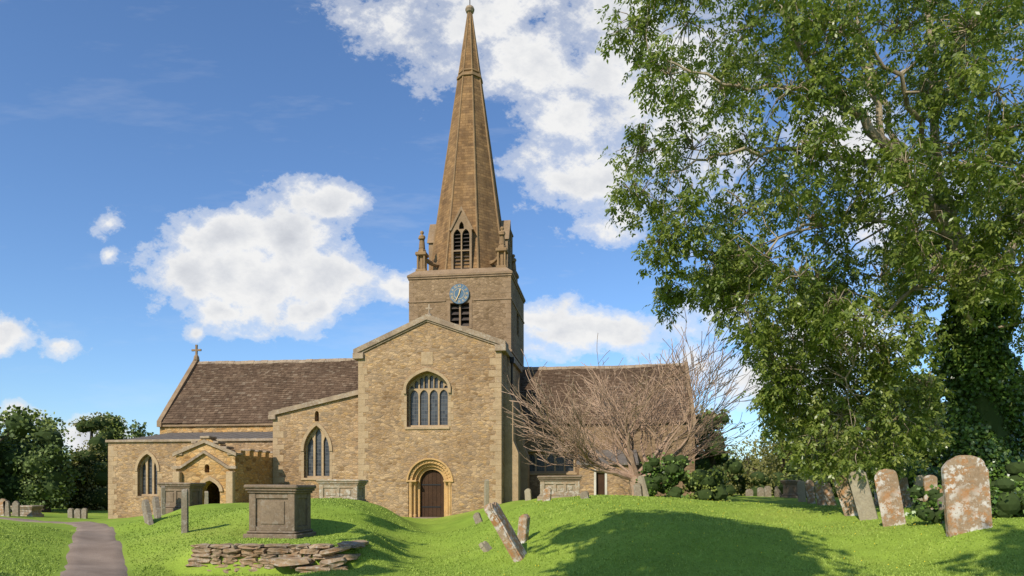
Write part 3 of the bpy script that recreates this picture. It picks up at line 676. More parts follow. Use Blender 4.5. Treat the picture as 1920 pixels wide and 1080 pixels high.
# lucarnes
def lucarne(rot):
    ca,sa=math.cos(rot),math.sin(rot)
    def T(p): x,y=p[0]-tc,p[1]-vc; return (tc+x*ca-y*sa,vc+x*sa+y*ca,p[2])
    v=vc-ap0-.10; z0=zT+.22; zs=Z(862,420,vc-ap0); za=Z(862,393,vc-ap0)
    mb=MB(); ow=.62
    outer=[(tc-ow,z0),(tc+ow,z0),(tc+ow,zs-.3),(tc,za),(tc-ow,zs-.3)]
    holes=[]; hm=z0+.08+(zs-.6-z0)*.52
    for s in(-1,1):
        cx=tc+s*.265; holes.append(sq(cx-.225,cx+.225,z0+.08,hm)); holes.append(parch(cx,.45,hm+.07,zs-.72,zs-.34,4))
    holes.append(parch(tc,.30,zs-.34,zs-.22,zs+.12,3)) 
    mb.slab([outer]+holes,0,.16,fu(v))
    mb.slab([[(tc-ow-.12,zs-.42),(tc-ow+.0,zs-.42),(tc,za-.10),(tc+ow-.0,zs-.42),(tc+ow+.12,zs-.42),(tc,za+.16)]],-.08,.5,fu(v))
    mb.box(tc-ow,tc-ow+.12,v+.162,vc-1,z0,zs-.35); mb.box(tc+ow-.12,tc+ow,v+.162,vc-1,z0,zs-.35)
    mb.add([(tc-ow-.05,v+.1,zs-.36),(tc,v+.1,za),(tc+ow+.05,v+.1,zs-.36),(tc-ow-.05,vc-.6,zs-.36),(tc,vc-.6,za),(tc+ow+.05,vc-.6,zs-.36)],[(0,1,4,3),(1,2,5,4)])
    mb.v=[T(p) for p in mb.v]; o=mb.obj("lucarne",DRT,CH)
    lb=MB(); n=12
    for i in range(n):
        z=z0+.1+i*(zs-z0-.3)/n; lb.add([(tc-.49,v+.12,z),(tc+.49,v+.12,z),(tc+.49,v+.30,z+.13),(tc-.49,v+.30,z+.13),(tc-.49,v+.12,z+.03),(tc+.49,v+.12,z+.03)],[(0,1,2,3),(0,1,5,4),(5,4,3,2)])
    lb.v=[T(p) for p in lb.v]; lb.obj("louvre_boards",LOUV,o)
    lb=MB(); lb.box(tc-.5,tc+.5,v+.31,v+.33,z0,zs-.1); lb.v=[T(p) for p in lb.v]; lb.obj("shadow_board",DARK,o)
for r in(0,math.pi/2,math.pi,-math.pi/2): lucarne(r)
for sx in(-1,1):
    for sy in(-1,1):
        px_,pv=tc+sx*(hs-.62),vc+sy*(hs-.62); z=zT+.1; mb=MB()
        mb.box(px_-.32,px_+.32,pv-.32,pv+.32,z,z+.42,.03)
        for a in(-1,1):
            for b in(-1,1): mb.lathe([(.08,z+.42),(.07,z+.47),(.065,z+1.2),(.09,z+1.27)],px_+a*.2,pv+b*.2,6)
        mb.lathe([(.15,z+.42),(.15,z+1.25)],px_,pv,6)
        mb.box(px_-.34,px_+.34,pv-.34,pv+.34,z+1.25,z+1.46,.04)
        mb.lathe([(.28,z+1.46),(.25,z+1.62),(.18,z+1.72)],px_,pv,6)
        q=[]
        for t in np.linspace(0,1,7):
            rr=1-t*.42; q.append((tc+(px_-tc)*rr,vc+(pv-vc)*rr,z+1.25-.55*math.sin(math.pi*t*.5)+.35*t*t))
        mb.tube(q,[.13]*7,6)
        o=mb.obj("pinnacle",SPR,CH)
        mb=MB(); zb_=z+1.72; k=1.25
        mb.lathe([(.16*k,zb_),(.14*k,zb_+.3),(.12*k,zb_+.52),(.17*k,zb_+.68),(.14*k,zb_+.78),(.055*k,zb_+.84),(.05*k,zb_+.87),(.09*k,zb_+.92),(.095*k,zb_+.99),(.065*k,zb_+1.06),(.0,zb_+1.09)],px_,pv,10)
        mb.box(px_-.18,px_+.18,pv-.24,pv-.1,zb_+.52,zb_+.62,.03)
        mb.obj("statue",SPR,o,smooth=True)
mb=MB(); vt=TB-1.5; ta,tb_=CU(944,vt),CU(957,vt); zt_=Z(950,434,vt)
mb.box(ta,tb_,vt,vt+1.1,zT-.3,zt_,.03); mb.box(ta-.05,tb_+.05,vt-.05,vt+1.15,zt_+.002,zt_+.12,.03); mb.obj("stair_turret",RUBT,CH)
# --- porch
v=-3.0; pl,pr=CU(330,v),CU(441,v); pcx=(pl+pr)/2; zt=Z(385,862,v); zp=Z(385,828,v)
pdw=CU(412,v)-CU(375,v); pdc=CU(394,v); pdz=Z(394,901,v)
top=[(pr,zt),(pr,zt+.18),(pr-.35,zt+.22),(pr-.35,zt+.48),(pr-.75,zt+.5),(pr-.75,zt+.72),(pcx+.45,zt+.75),(pcx+.45,zp-.05),(pcx+.2,zp+.14),(pcx-.2,zp+.14),(pcx-.45,zp-.05),(pcx-.45,zt+.75),(pl+.75,zt+.72),(pl+.75,zt+.5),(pl+.35,zt+.48),(pl+.35,zt+.22),(pl,zt+.18),(pl,zt)]
mb=MB(); nic=parch(CU(388,v),.24,Z(388,886,v),Z(388,876,v),Z(388,870,v),3)
mb.slab([[(pl,-.8),(pr,-.8)]+top[0:],arch(pdc,pdw,-.5,pdz-.45,pdz,.35),nic],0,.5,fu(v))
zps=zt+.0
def side(u,t0,t1):
    o=[(v+.502,-.8),(.94,-.8),(.94,zps+.45)]; x=.94; m=.38; up=True
    while x-m>v+.6:
        x-=m; o+= [(x,zps+.45 if up else zps+.22),(x,zps+.22 if up else zps+.45)]; up=not up
    o+=[(v+.502,zps+.22 if not up else zps+.45)]
    mb.slab([o],t0,t1,fs(u))
side(pr,0,.45); side(pl,-.45,0)
mb.obj("porch_wall",RUBG,CH)
mb=MB()
coping(mb,[(pl-.1,zt+.16),(pcx-.0,zt+.78)],v-.12,v-.002,.16); coping(mb,[(pcx,zt+.78),(pr+.1,zt+.16)],v-.12,v-.002,.16)
coping(mb,[(pl-.12,zt-.42),(pl+.3,zt-.42),(pcx,zt+.30),(pr-.3,zt-.42),(pr+.12,zt-.42)],v-.15,v-.002,.13)
mb.obj("gable_moulding",COP,CH)
for (xa,xb,zz) in((pr-.36,pr+.06,zt+.2),(pr-.78,pr-.38,zt+.5),(pcx+.42,pr-.80,zt+.745),(pcx-.24,pcx+.24,zp+.14),(pl+.80,pcx-.42,zt+.745),(pl+.38,pl+.78,zt+.5),(pl-.06,pl+.36,zt+.2)):
    mb=MB(); mb.box(xa,xb,v-.08,v+.56,zz+.003,zz+.12,.02); mb.obj("battlement_coping",COP,CH)
x=.94;up=True
while x-.38>v+.6:
    if up:
        for u in(pr,pl+.45): mb=MB(); mb.box(u-.5,u+.06,x-.40,x+.02,zps+.452,zps+.55,.02); mb.obj("battlement_coping",COP,CH)
    x-=.38;up=not up
for x in(pl-.02,pr-.33): mb=MB(); mb.box(x,x+.35,v-.25,v-.002,-.8,zt-.55,.03); mb.obj("porch_buttress",DRS,CH)
mb=MB(); mb.slab([ring(arch(pdc,pdw+.34,pdz-.5,pdz-.45,pdz+.2,.35),arch(pdc,pdw+.01,pdz-.5,pdz-.45,pdz+.004,.35))],-.08,-.003,fu(v)); mb.obj("hood_mould",DRS,CH)
mb=MB(); mb.add([(pl,v+.3,zps-.1),(pr,v+.3,zps-.1),(pr,.9,zps+.0),(pl,.9,zps+.0)],[(0,1,2,3)]); mb.obj("porch_roof",LEAD,CH)
mb=MB(); mb.slab([arch(pdc,pdw+.3,-.6,pdz-.45,pdz+.1,.35)],0,.06,fu(.85)); mb.obj("door",WOOD,CH)
# ------------------------------------------------------------------ gravestones
def bevelled(mb_v,mb_f,name,mat,loc,rot,bev=.012):
    me=bpy.data.meshes.new(name); me.from_pydata(mb_v,[],mb_f); me.materials.append(mat)
    bm=bmesh.new(); bm.from_mesh(me); bmesh.ops.remove_doubles(bm,verts=bm.verts,dist=1e-5)
    ed=[e for e in bm.edges if len(e.link_faces)==2 and e.calc_face_angle(0)>.9]
    bmesh.ops.bevel(bm,geom=ed,offset=bev,segments=2,affect='EDGES',clamp_overlap=True)
    bm.to_mesh(me); bm.free(); me.update()
    o=bpy.data.objects.new(name,me); o.location=loc; o.rotation_euler=rot; return link(o)
def headstone(px,pyb,h_px,w_px,d,style='round',mat=0,lean=0,back=0,turn=0,th=.11,label="weathered grey headstone standing in the grass"):
    x=(px-960)/F*d; z=h1(x,d); h=h_px/F*d; w=w_px/F*d; hb=.25
    hw=w/2; jt=lambda k=.012:random.gauss(0,k)*w
    if style=='round': out=[(-hw,-hb),(hw,-hb)]+[(hw*math.cos(a)+jt(),h-hw*.8+hw*.8*math.sin(a)+jt()) for a in np.linspace(0,math.pi,13)]
    elif style=='shoulder': 
        out=[(-hw,-hb),(hw,-hb),(hw,h-.28*w-.02),(hw*.98,h-.24*w),(hw*.72,h-.22*w)]+[(hw*.66*math.cos(a),h-.20*w+.20*w*math.sin(a)) for a in np.linspace(.1,math.pi-.1,7)]+[(-hw*.72,h-.22*w),(-hw*.98,h-.24*w),(-hw,h-.28*w-.02)]
    elif style=='flat': out=[(-hw,-hb),(hw,-hb),(hw*1.0,h-.06),(hw*.6,h-.01),(hw*.1,h+jt(.03)),(-hw*.5,h-.03),(-hw*.96,h-.08)]
    elif style=='point': out=[(-hw,-hb),(hw,-hb),(hw,h-w*.45),(hw*.5,h-w*.15),(0,h),(-hw*.5,h-w*.15),(-hw,h-w*.45)]
    mb=MB(); mb.slab([out],-th/2,th/2,lambda a,b,t:(a,t,b))
    o=bevelled(mb.v,mb.f,"headstone",HST[mat],(x,d,z-.02),(math.radians(back),math.radians(lean),math.radians(turn)))
    tag(o,label,"gravestone","headstones in the churchyard"); return o
LS=[
(1817,998,148,74,11.2,'round',1,-3,-3,-12,.13,"large round-topped headstone thick with white and orange lichen"),
(1678,980,104,38,13.4,'round',1,-9,2,-30,.12,"leaning lichen-spotted headstone with rounded top"),
(1630,965,88,30,16,'round',2,-13,4,-35,.11,"pale smooth round-topped headstone leaning sideways"),
(1598,965,78,24,17,'round',1,-17,3,-35,.12,"orange lichened headstone leaning sideways"),
(1562,944,42,15,24,'round',1,-16,0,-15,.10,"small slim lichened headstone leaning in a row"),
(1542,944,45,16,25,'round',1,-8,0,-15,.10,"small slim lichened headstone leaning in a row"),
(1522,942,44,14,26,'shoulder',1,-6,0,-15,.10,"small slim weathered headstone in a row"),
(1504,940,40,13,27,'round',2,-3,0,-15,.10,"small slim weathered headstone in a row"),
(1648,935,44,18,21,'round',1,4,0,-20,.1,"weathered lichened headstone standing in the grass"),
(1698,935,46,20,19,'shoulder',1,-8,0,-10,.1,"weathered lichened headstone standing in the grass"),
(1720,935,48,20,18,'round',2,6,0,-10,.1,"weathered pale headstone standing in the grass"),
(1744,930,50,22,17,'round',1,0,0,-10,.1,"lichened headstone beside the hedge"),
(1776,975,50,28,12.4,'flat',0,-4,0,0,.1,"low broken headstone against the ivy bush"),
(1762,905,46,22,15,'flat',1,4,0,0,.1,"lichened headstone beside the ivy covered trunk"),
(1426,935,22,12,38,'round',0,0,0,0,.1,"weathered grey headstone standing in the grass"),
(1440,936,26,12,36,'round',0,-3,0,0,.1,"weathered grey headstone standing in the grass"),
(1458,936,26,12,34,'shoulder',0,4,0,0,.1,"weathered grey headstone standing in the grass"),
(1405,934,18,14,40,'round',0,0,0,0,.1,"weathered grey headstone standing in the grass"),
(1211,933,45,13,24,'flat',2,-22,0,-60,.13,"narrow stone slab leaning hard beside the bare shrub"),
(1197,930,26,14,24,'flat',0,-6,0,-20,.12,"low weathered stone stump beside the bare shrub"),
(1097,955,26,16,19,'flat',0,-8,6,-20,.12,"small squat stone marker in the grass"),
(991,935,20,12,26,'flat',2,-5,0,-20,.12,"small pale stone marker in the grass"),
(1025,945,32,15,20,'flat',1,4,0,-20,.12,"small lichened headstone near the chest tomb"),
(1076,900,26,12,32,'point',0,0,0,0,.12,"narrow pointed stone behind the chest tomb"),
(979,1008,46,18,14.6,'flat',1,6,0,-30,.16,"short lichened stone stump behind the leaning slab"),
(902,945,22,14,22,'flat',0,-22,0,-20,.12,"fallen footstone tipped in the grass"),
(912,946,48,10,27,'flat',2,2,0,-70,.14,"tall thin pale stone edge-on near the church wall"),
(296,978,52,22,22.5,'round',0,-28,0,-50,.13,"dark headstone leaning on the bank"),
(280,980,50,22,21.5,'round',0,-32,0,-45,.13,"dark headstone leaning on the bank"),
(306,962,52,14,25,'round',0,-3,0,-55,.12,"narrow headstone on the bank beside the chest tomb"),
(347,995,80,12,16.4,'flat',0,1,0,-75,.14,"tall narrow headstone seen edge-on"),
(387,952,32,11,26,'flat',2,-3,0,-60,.13,"small pale headstone before the porch"),
(133,972,20,12,38,'round',0,0,0,-20,.12,"small grey headstone beside the path"),
(146,972,19,13,38,'round',0,0,0,-10,.12,"small grey headstone beside the path"),
(158,971,19,11,38,'round',0,3,0,-10,.12,"small grey headstone beside the path"),
(4,962,28,12,33,'round',1,4,0,0,.12,"small lichened headstone by the dark trees"),
(14,962,24,10,33,'round',0,-4,0,0,.12,"small grey headstone by the dark trees"),
(30,962,24,12,34,'point',0,0,0,0,.12,"small grey headstone by the dark trees"),
]
for L in LS:
    px_,pb,hp,wp,d_,st,mt,ln,bk,tn,th_,lb=L
    x=(px_-960)/F*d_; zb_=h1(x,d_); ztop_=EYE+(HY-(pb-hp))/F*d_; hp2=max(hp*.6,(ztop_-zb_)*F/d_)
    headstone(px_,pb,min(hp2,hp*1.35),wp,d_,st,mt,ln,bk,tn,th_,lb)
def lean_slab(x,y,ang,h,w,th,mat,turn,label):
    z=h1(x,y); out=[(-w/2,-.25),(w/2,-.25),(w/2*.9,h*.25),(w/2*1.02,h*.5),(w/2*.93,h*.75),(w/2,h-.12),(w/2*.6,h-.03),(0,h-.08),(-w/2*.6,h),(-w/2,h-.1),(-w/2*.9,h*.6),(-w/2*1.03,h*.3)]
    mb=MB(); mb.slab([out],-th/2,th/2,lambda a,b,t:(a,t,b))
    o=bevelled(mb.v,mb.f,"headstone",mat,(x,y,z),(0,0,0),.03)
    o.rotation_euler=Matrix.Rotation(ang,4,'Y').to_3x3().__matmul__(Matrix.Rotation(turn,3,'Z')).to_euler()
    tag(o,label,"gravestone","headstones in the churchyard")
lean_slab(.17,13.3,math.radians(-30),1.24,.5,.18,HST[1],math.radians(74),"thick lichened slab leaning over in the dip")
lean_slab(-.52,15.0,math.radians(-42),.24,.22,.10,HST[2],math.radians(60),"small broken slab tipped over in the grass")
# ------------------------------------------------------------------ chest tombs
def chest(px,d,w,dep,h,rot,mat,matlid,label,plinth=.16,pan=3,dz=0,z=None,taper=0):
    x=(px-960)/F*d; zz=h1(x,d) if z is None else z
    e=empty("chest_tomb",(x,d,zz+dz),label,"tomb","chest tombs in the churchyard",rot)
    a,b=w/2,dep/2
    mb=MB(); mb.box(-a-.10,a+.10,-b-.10,b+.10,-.45,plinth*.6,.02); mb.box(-a-.05,a+.05,-b-.05,b+.05,plinth*.6+.001,plinth,.03); mb.obj("plinth",mat,e)
    mb=MB(); zt=h-.2
    mb.box(-a+.05,a-.05,-b+.05,b-.05,plinth,zt)
    for sx in(-1,1):
        for sy in(-1,1): mb.box(*sorted((sx*(a-.17),sx*a)),*sorted((sy*(b-.17),sy*b)),plinth,zt,.012)
    for sy in(-1,1):
        mb.box(-a+.171,a-.171,*sorted((sy*(b-.048),sy*(b-.012))),zt-.12,zt,.006); mb.box(-a+.171,a-.171,*sorted((sy*(b-.048),sy*(b-.012))),plinth+.001,plinth+.1,.006)
        n=pan; 
        for i in range(1,n): xx=-a+.17+i*(2*a-.34)/n; mb.box(xx-.05,xx+.05,*sorted((sy*(b-.048),sy*(b-.014))),plinth+.101,zt-.121,.005)
        for i in range(n):
            x0=-a+.17+i*(2*a-.34)/n+.10; x1=-a+.17+(i+1)*(2*a-.34)/n-.10
            if x1>x0+.1: mb.box(x0,x1,*sorted((sy*(b-.049),sy*(b-.03))),plinth+.16,zt-.18,.008)
    for sx in(-1,1):
        mb.box(*sorted((sx*(a-.048),sx*(a-.012))),-b+.171,b-.171,zt-.12,zt,.006); mb.box(*sorted((sx*(a-.048),sx*(a-.012))),-b+.171,b-.171,plinth+.001,plinth+.1,.006)
    mb.obj("body",mat,e)
    mb=MB(); mb.box(-a-.03,a+.03,-b-.03,b+.03,zt+.001,zt+.05,.012); mb.box(-a-.07,a+.07,-b-.07,b+.07,zt+.051,zt+.105,.02); mb.box(-a-.10,a+.10,-b-.10,b+.10,zt+.106,h,.03)
    o=mb.obj("lid",matlid,e); o.rotation_euler=(math.radians(random.uniform(-.6,.6)),math.radians(random.uniform(-.6,.6)),0)
    return e
z527=EYE-(1008-HY)/F*16.0
chest(526,16.3,1.14,.85,1.24,math.radians(-9),TMB,TMB,"tall weathered brown stone chest tomb on a rubble kerb",z=z527,pan=1)
chest(642,26,1.5,.85,.92,math.radians(-8),TMP,TMP,"pale lichened table tomb with overhanging slab",pan=2)
chest(341,26,1.2,.8,1.05,math.radians(-10),TMB,TMB,"dark weathered chest tomb on the bank by the porch",pan=2)
chest(1050,25.5,1.45,.8,.86,math.radians(-5),TMP,TMB,"lichened chest tomb with panelled sides near the chancel",pan=3,z=1.10)
chest(1482,31,.5,.4,.8,math.radians(20),TMB,TMB,"small dark box tomb among the headstones",pan=1)
chest(50,35,1.0,.7,.55,0,TMP,TMP,"low pale box tomb by the dark trees",pan=1)
# kerb
def rock(mb,cx,cy,cz,sx,sy,sz,rz,rx=0):
    bm=bmesh.new(); bmesh.ops.create_cube(bm,size=1)
    bmesh.ops.subdivide_edges(bm,edges=bm.edges[:],cuts=2,use_grid_fill=True)
    ca,sa=math.cos(rz),math.sin(rz)
    for v in bm.verts:
        k=1-.10*(abs(v.co.x*2)>.9 and abs(v.co.z*2)>.9)-.08*(abs(v.co.y*2)>.9 and abs(v.co.x*2)>.9)
        x=v.co.x*sx*k+random.gauss(0,.014); y=v.co.y*sy*k+random.gauss(0,.02); z=v.co.z*sz*k+random.gauss(0,.008)
        z+=x*rx
        v.co=Vector((cx+x*ca-y*sa,cy+x*sa+y*ca,cz+z))
    bm.verts.index_update(); mb.add([tuple(v.co) for v in bm.verts],[tuple(v.index for v in f.verts) for f in bm.faces]); bm.free()
mb=MB(); x0,x1=-6.5,-3.95; yk=13.82; zr=-.18
for row,rh in enumerate((.11,.09,.12,.08,.11,.07)):
    x=x0+random.uniform(-.05,.05)
    while x<x1-.1:
        w=random.uniform(.14,.52)
        rock(mb,x+w/2,yk+row*.012+random.uniform(-.03,.03),zr+rh/2,w*.97,.34,rh,random.uniform(-.03,.03)); x+=w
    zr+=rh
for (a,b,c,sx,sy,sz,r,rx) in((-3.55,13.72,.30,.62,.42,.10,.25,.2),(-3.30,13.98,.38,.45,.40,.09,-.3,-.1),(-4.4,13.50,.10,.85,.30,.13,.08,0),(-3.55,13.55,.08,.5,.3,.14,.15,.1),(-3.75,13.8,.18,.5,.4,.1,.1,0),(-3.35,13.9,.16,.5,.5,.12,.1,0),(-3.3,14.6,.34,.35,.7,.13,0,0),(-3.9,13.5,-.05,.7,.35,.12,.0,0),(-3.5,13.6,-.06,.5,.35,.12,.1,0)):
    rock(mb,a,b,c,sx,sy,sz,r,rx)
k=mb.obj("stone_kerb",KER); tag(k,"broken dry-stone rubble kerb edging the raised tomb plot","wall")
# ------------------------------------------------------------------ foliage
def randdir(n):
    v=rng.normal(size=(n,3)); return v/np.linalg.norm(v,axis=1)[:,None]
def lumpleaves(lumps,per,size,shell=.55,sub=9,droop=.3,asp=.42):
    C=[];A=[];B=[];T=[]
    for (cx,cy,cz,rx,ry,rz) in lumps:
        n=int(per*(rx*ry+rx*rz+ry*rz)/3)
        ns=max(4,int(sub*(rx*ry*rz)**(1/3)*2.2)); sd=randdir(ns)*(rng.random(ns)**.4)[:,None]
        k=rng.integers(0,ns,n); sp=.26
        p=sd[k]+rng.normal(0,sp,(n,3))*.75
        r=np.linalg.norm(p,axis=1); p=p/np.maximum(1,r/1.08)[:,None]
        P=np.c_[cx+p[:,0]*rx,cy+p[:,1]*ry,cz+p[:,2]*rz]
        st=rng.random(ns)[k]
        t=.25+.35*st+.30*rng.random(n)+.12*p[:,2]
        a=randdir(n)+.5*p; a[:,2]-=droop; a/=np.linalg.norm(a,axis=1)[:,None]
        b=np.cross(a,randdir(n)); b/=np.maximum(1e-6,np.linalg.norm(b,axis=1))[:,None]
        s=size*rng.uniform(.6,1.3,n)
        C.append(P);A.append(a*s[:,None]);B.append(b*(s*asp)[:,None]);T.append(t)
    return [np.concatenate(q) for q in(C,A,B,T)]
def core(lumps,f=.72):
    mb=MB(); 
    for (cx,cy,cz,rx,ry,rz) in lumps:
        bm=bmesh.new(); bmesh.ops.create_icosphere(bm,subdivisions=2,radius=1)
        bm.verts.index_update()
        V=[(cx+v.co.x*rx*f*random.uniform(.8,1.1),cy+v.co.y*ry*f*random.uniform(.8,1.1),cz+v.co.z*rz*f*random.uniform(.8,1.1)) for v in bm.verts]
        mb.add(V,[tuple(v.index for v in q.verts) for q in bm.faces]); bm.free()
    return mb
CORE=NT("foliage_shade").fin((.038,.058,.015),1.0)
def foliage(name,L,per,size,mat,parent=None,loc=None,sub=9,asp=.42,f=.68):
    C,A,B,T=lumpleaves(L,per,size,sub=sub,asp=asp); m=core(L,f); n=len(C)
    V=np.stack([C,C+A*.45+B,C+A,C+A*.45-B],1).reshape(-1,3); fc=[tuple(q) for q in np.arange(n*4).reshape(n,4)]
    b=len(V); V=np.concatenate([V,np.array(m.v)]); fc+=[tuple(b+i for i in q) for q in m.f]
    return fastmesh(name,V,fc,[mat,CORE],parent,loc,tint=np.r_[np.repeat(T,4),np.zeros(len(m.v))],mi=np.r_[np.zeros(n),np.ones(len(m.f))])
def tree(name,x,y,lumps,per,size,mat,label,cat="tree",trunk_r=.25,th=None,bark=BRKD,usecore=True,sub=9,group=None,asp=.42):
    z=h1(x,y); e=empty(name,(x,y,z),label,cat,group); L=lumps
    if usecore: foliage("crown",L,per,size,mat,e,sub=sub,asp=asp)
    else:
        C,A,B,T=lumpleaves(L,per,size,sub=sub,asp=asp); leafmesh("crown",C,A,B,mat,e,tint=T)
    top=max(l[2] for l in L) if th is None else th
    mb=MB(); mb.tube([(0,0,-.3),(0.05,0,top*.3),(-.05,0.05,top*.65),(0,0,top)],[trunk_r*1.3,trunk_r,trunk_r*.7,trunk_r*.2],8)
    for l in L[:14]:
        zz=min(l[2]*.5,top*.5); mb.tube([(0,0,zz),(l[0]*.5,l[1]*.5,(zz+l[2])/2+.1),(l[0],l[1],l[2])],[trunk_r*.4,trunk_r*.25,trunk_r*.08],5)
    mb.obj("trunk",bark,e,smooth=True)
    return e
def rl(w,h,z0,n,r,dy=None,seed=0,cone=0):
    R=random.Random(seed); out=[]; dy=dy or w
    for i in range(n):
        t=R.random(); k=(1-cone*t)
        a=R.random()*6.28; q=R.random()**.5
        rr=r*R.uniform(.7,1.25)*(1-.5*cone*t)
        out.append((math.cos(a)*q*w*k,math.sin(a)*q*dy*k,z0+t*h,rr,rr,rr*R.uniform(.75,1)))
    return out
def T_(px,d): return ((px-960)/F*d,d)
x,y=T_(25,46); tree("yew_tree",x,y,rl(2.6,3.6,1.3,24,1.2,seed=1),240,.22,YEW,"dark spreading yew tree beyond the graves")
x,y=T_(85,44); tree("yew_tree",x,y,rl(1.1,2.6,1.0,14,1.0,seed=2),240,.22,YEW,"dark spreading yew tree beyond the graves")
x,y=T_(-50,42); tree("yew_tree",x,y,rl(2.6,4.5,1.3,14,1.5,seed=12),150,.30,YEW,"dark spreading yew tree beyond the graves")
x,y=T_(45,56); tree("broadleaf_tree",x,y,rl(2.4,2.8,4.6,14,1.1,seed=3),90,.30,BRD,"airy broadleaf tree rising behind the yews",usecore=False)
x,y=T_(172,50); tree("conifer_tree",x,y,rl(1.9,6.0,.6,34,1.05,seed=4,cone=.75),260,.19,OLV,"rounded yellow-green conifer beside the church end",asp=.35)
x,y=T_(205,54); tree("conifer_tree",x,y,rl(1.7,6.2,.7,30,1.05,seed=5,cone=.7),260,.19,BRD,"rounded green conifer beside the church end",asp=.35)
x,y=T_(262,60); tree("pine_tree",x,y,rl(1.2,4.2,3.0,14,.9,seed=6,cone=.5),80,.30,YEW,"open-crowned pine tree behind the conifers",usecore=False)
x,y=T_(130,60); tree("yew_tree",x,y,rl(2.2,2.2,.8,12,1.4,seed=7),150,.30,BRD,"green hedge-like yew beyond the path",)
for i,(px_,d_,w,hh,z0,nn,r,mt,lb) in enumerate([
 (1335,42,1.3,3.2,1.6,12,.9,YEW,"dark evergreen tree beside the chancel end"),
 (1400,58,2.6,2.4,.8,14,1.4,OLV,"olive-green shrubby tree beyond the graves"),
 (1470,50,2.4,4.6,1.2,18,1.3,OLV,"leafy hedgerow tree beyond the graves"),
 (1545,46,2.6,4.8,1.0,20,1.3,BRD,"leafy hedgerow tree beyond the graves"),
 (1630,44,2.8,5.0,1.0,20,1.4,OLV,"leafy hedgerow tree beyond the graves"),
 (1720,40,2.8,5.0,.8,20,1.4,BRD,"leafy hedgerow tree beyond the graves"),
 (1830,36,3.0,5.0,.8,20,1.4,BRD,"dense green tree behind the ivy covered trunk"),
 (1950,30,2.4,5.0,.6,20,1.4,BRD,"dense green tree behind the ivy covered trunk")]):
    x,y=T_(px_,d_); tree("hedgerow_tree",x,y,rl(w,hh,z0,nn,r,seed=30+i),180,.22,mt,lb,usecore=(mt is not OLV))
def shrub(name,px,d,w,hh,mat,label,per=420,size=.12,seed=0,n=14,r=.5,dy=None,cat="shrub"):
    x,y=T_(px,d); z=h1(x,y)
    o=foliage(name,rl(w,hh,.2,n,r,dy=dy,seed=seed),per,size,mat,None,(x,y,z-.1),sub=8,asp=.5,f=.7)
    return tag(o,label,cat)
shrub("ivy_bush",1245,25.8,.7,1.35,IVY,"dark ivy mound smothering the foot of the bare shrub",seed=1,n=22,r=.4,per=520,size=.10)
shrub("ivy_bush",1312,25.8,.85,.9,BRD,"green evergreen bush next to the ivy mound",seed=2,n=18,r=.42,per=520,size=.10)
shrub("ivy_bush",1742,12.6,.22,.5,IVY,"ivy bush growing over a gravestone",per=900,size=.07,seed=3,n=12,r=.2)
shrub("hedge",1900,12.8,.75,.55,IVY,"low clipped ivy hedge behind the large headstone",per=800,size=.075,seed=4,n=22,r=.28)
shrub("hedge",1980,17,1.6,1.0,IVY,"ivy hedge at the foot of the big tree",per=500,size=.1,seed=5,n=20,r=.5)
shrub("hedge",1640,33,4.5,.9,BRD,"rough hedge along the churchyard boundary",per=260,size=.14,seed=6,n=34,r=.7,dy=1.0)
shrub("hedge",1450,42,4.5,1.0,OLV,"rough hedge along the churchyard boundary",per=220,size=.16,seed=7,n=34,r=.7,dy=1.0)
shrub("hedge",1800,26,2.6,1.1,IVY,"dense ivy undergrowth behind the headstones",per=260,size=.13,seed=8,n=26,r=.65,dy=1.0)
shrub("hedge",60,52,6.0,.9,YEW,"dark hedge at the far edge of the churchyard",per=150,size=.2,seed=9,n=34,r=.9,dy=1.0)
L=[]
R=random.Random(3)
for a in np.arange(-75,76,2.2):
    an=math.radians(a); rr=R.uniform(120,150); L.append((math.sin(an)*rr,math.cos(an)*rr,2+R.random()*1.5,4.5,4,4.5))
o=foliage("distant_wood",L,16,.9,BRD,sub=5,f=.85); o["kind"]="stuff"
# ---- bare spreading shrub
bx,by=(1200-960)/F*27,27.0; bz=h1(bx,by)
e=empty("bare_tree",(bx,by,bz),"leafless umbrella-shaped tree with fine pale brown twigs beside the chancel","tree")
mb=MB(); RR=random.Random(11)
def grow(p,d,L,r,lev,mb):
    n=6 if lev<2 else 4; pts=[p]; q=p.copy(); dd=d.copy(); seg=L/n; side=[]
    bend=Vector((RR.gauss(0,.07),RR.gauss(0,.07),RR.gauss(0,.05)))
    for i in range(n):
        dd=(dd+bend+Vector((RR.gauss(0,.13),RR.gauss(0,.13),RR.gauss(0,.10)+ (.09 if lev<2 else .035)))).normalized(); q=q+dd*seg
        pts.append(q.copy()); side.append((q.copy(),dd.copy(),i))
    rs=[max(.011,r*(1-.6*i/n)) for i in range(n+1)]
    mb.tube(pts,rs,6 if lev<2 else (4 if lev<3 else 3))
    if lev<4:
        k={0:3,1:4,2:4,3:3}[lev]
        for j in range(k):
            s=side[min(n-1,int((j+1)/k*n-.01))] if j<k-1 else side[-1]
            a=RR.uniform(0,6.28); sp=RR.uniform(.4,.95) if j<k-1 else .25
            t=Vector((math.cos(a),math.sin(a)*.8,RR.uniform(-.3,.5)))
            out=Vector((s[0].x,s[0].y,0))*.05
            nd=(s[1]+t*sp+out).normalized()
            grow(s[0],nd,L*RR.uniform(.62,.88),rs[s[2]+1]*.75,lev+1,mb)
mb.tube([(0,0,-.3),(-.08,0,.3),(-.25,0,.85)],[.34,.28,.22],8)
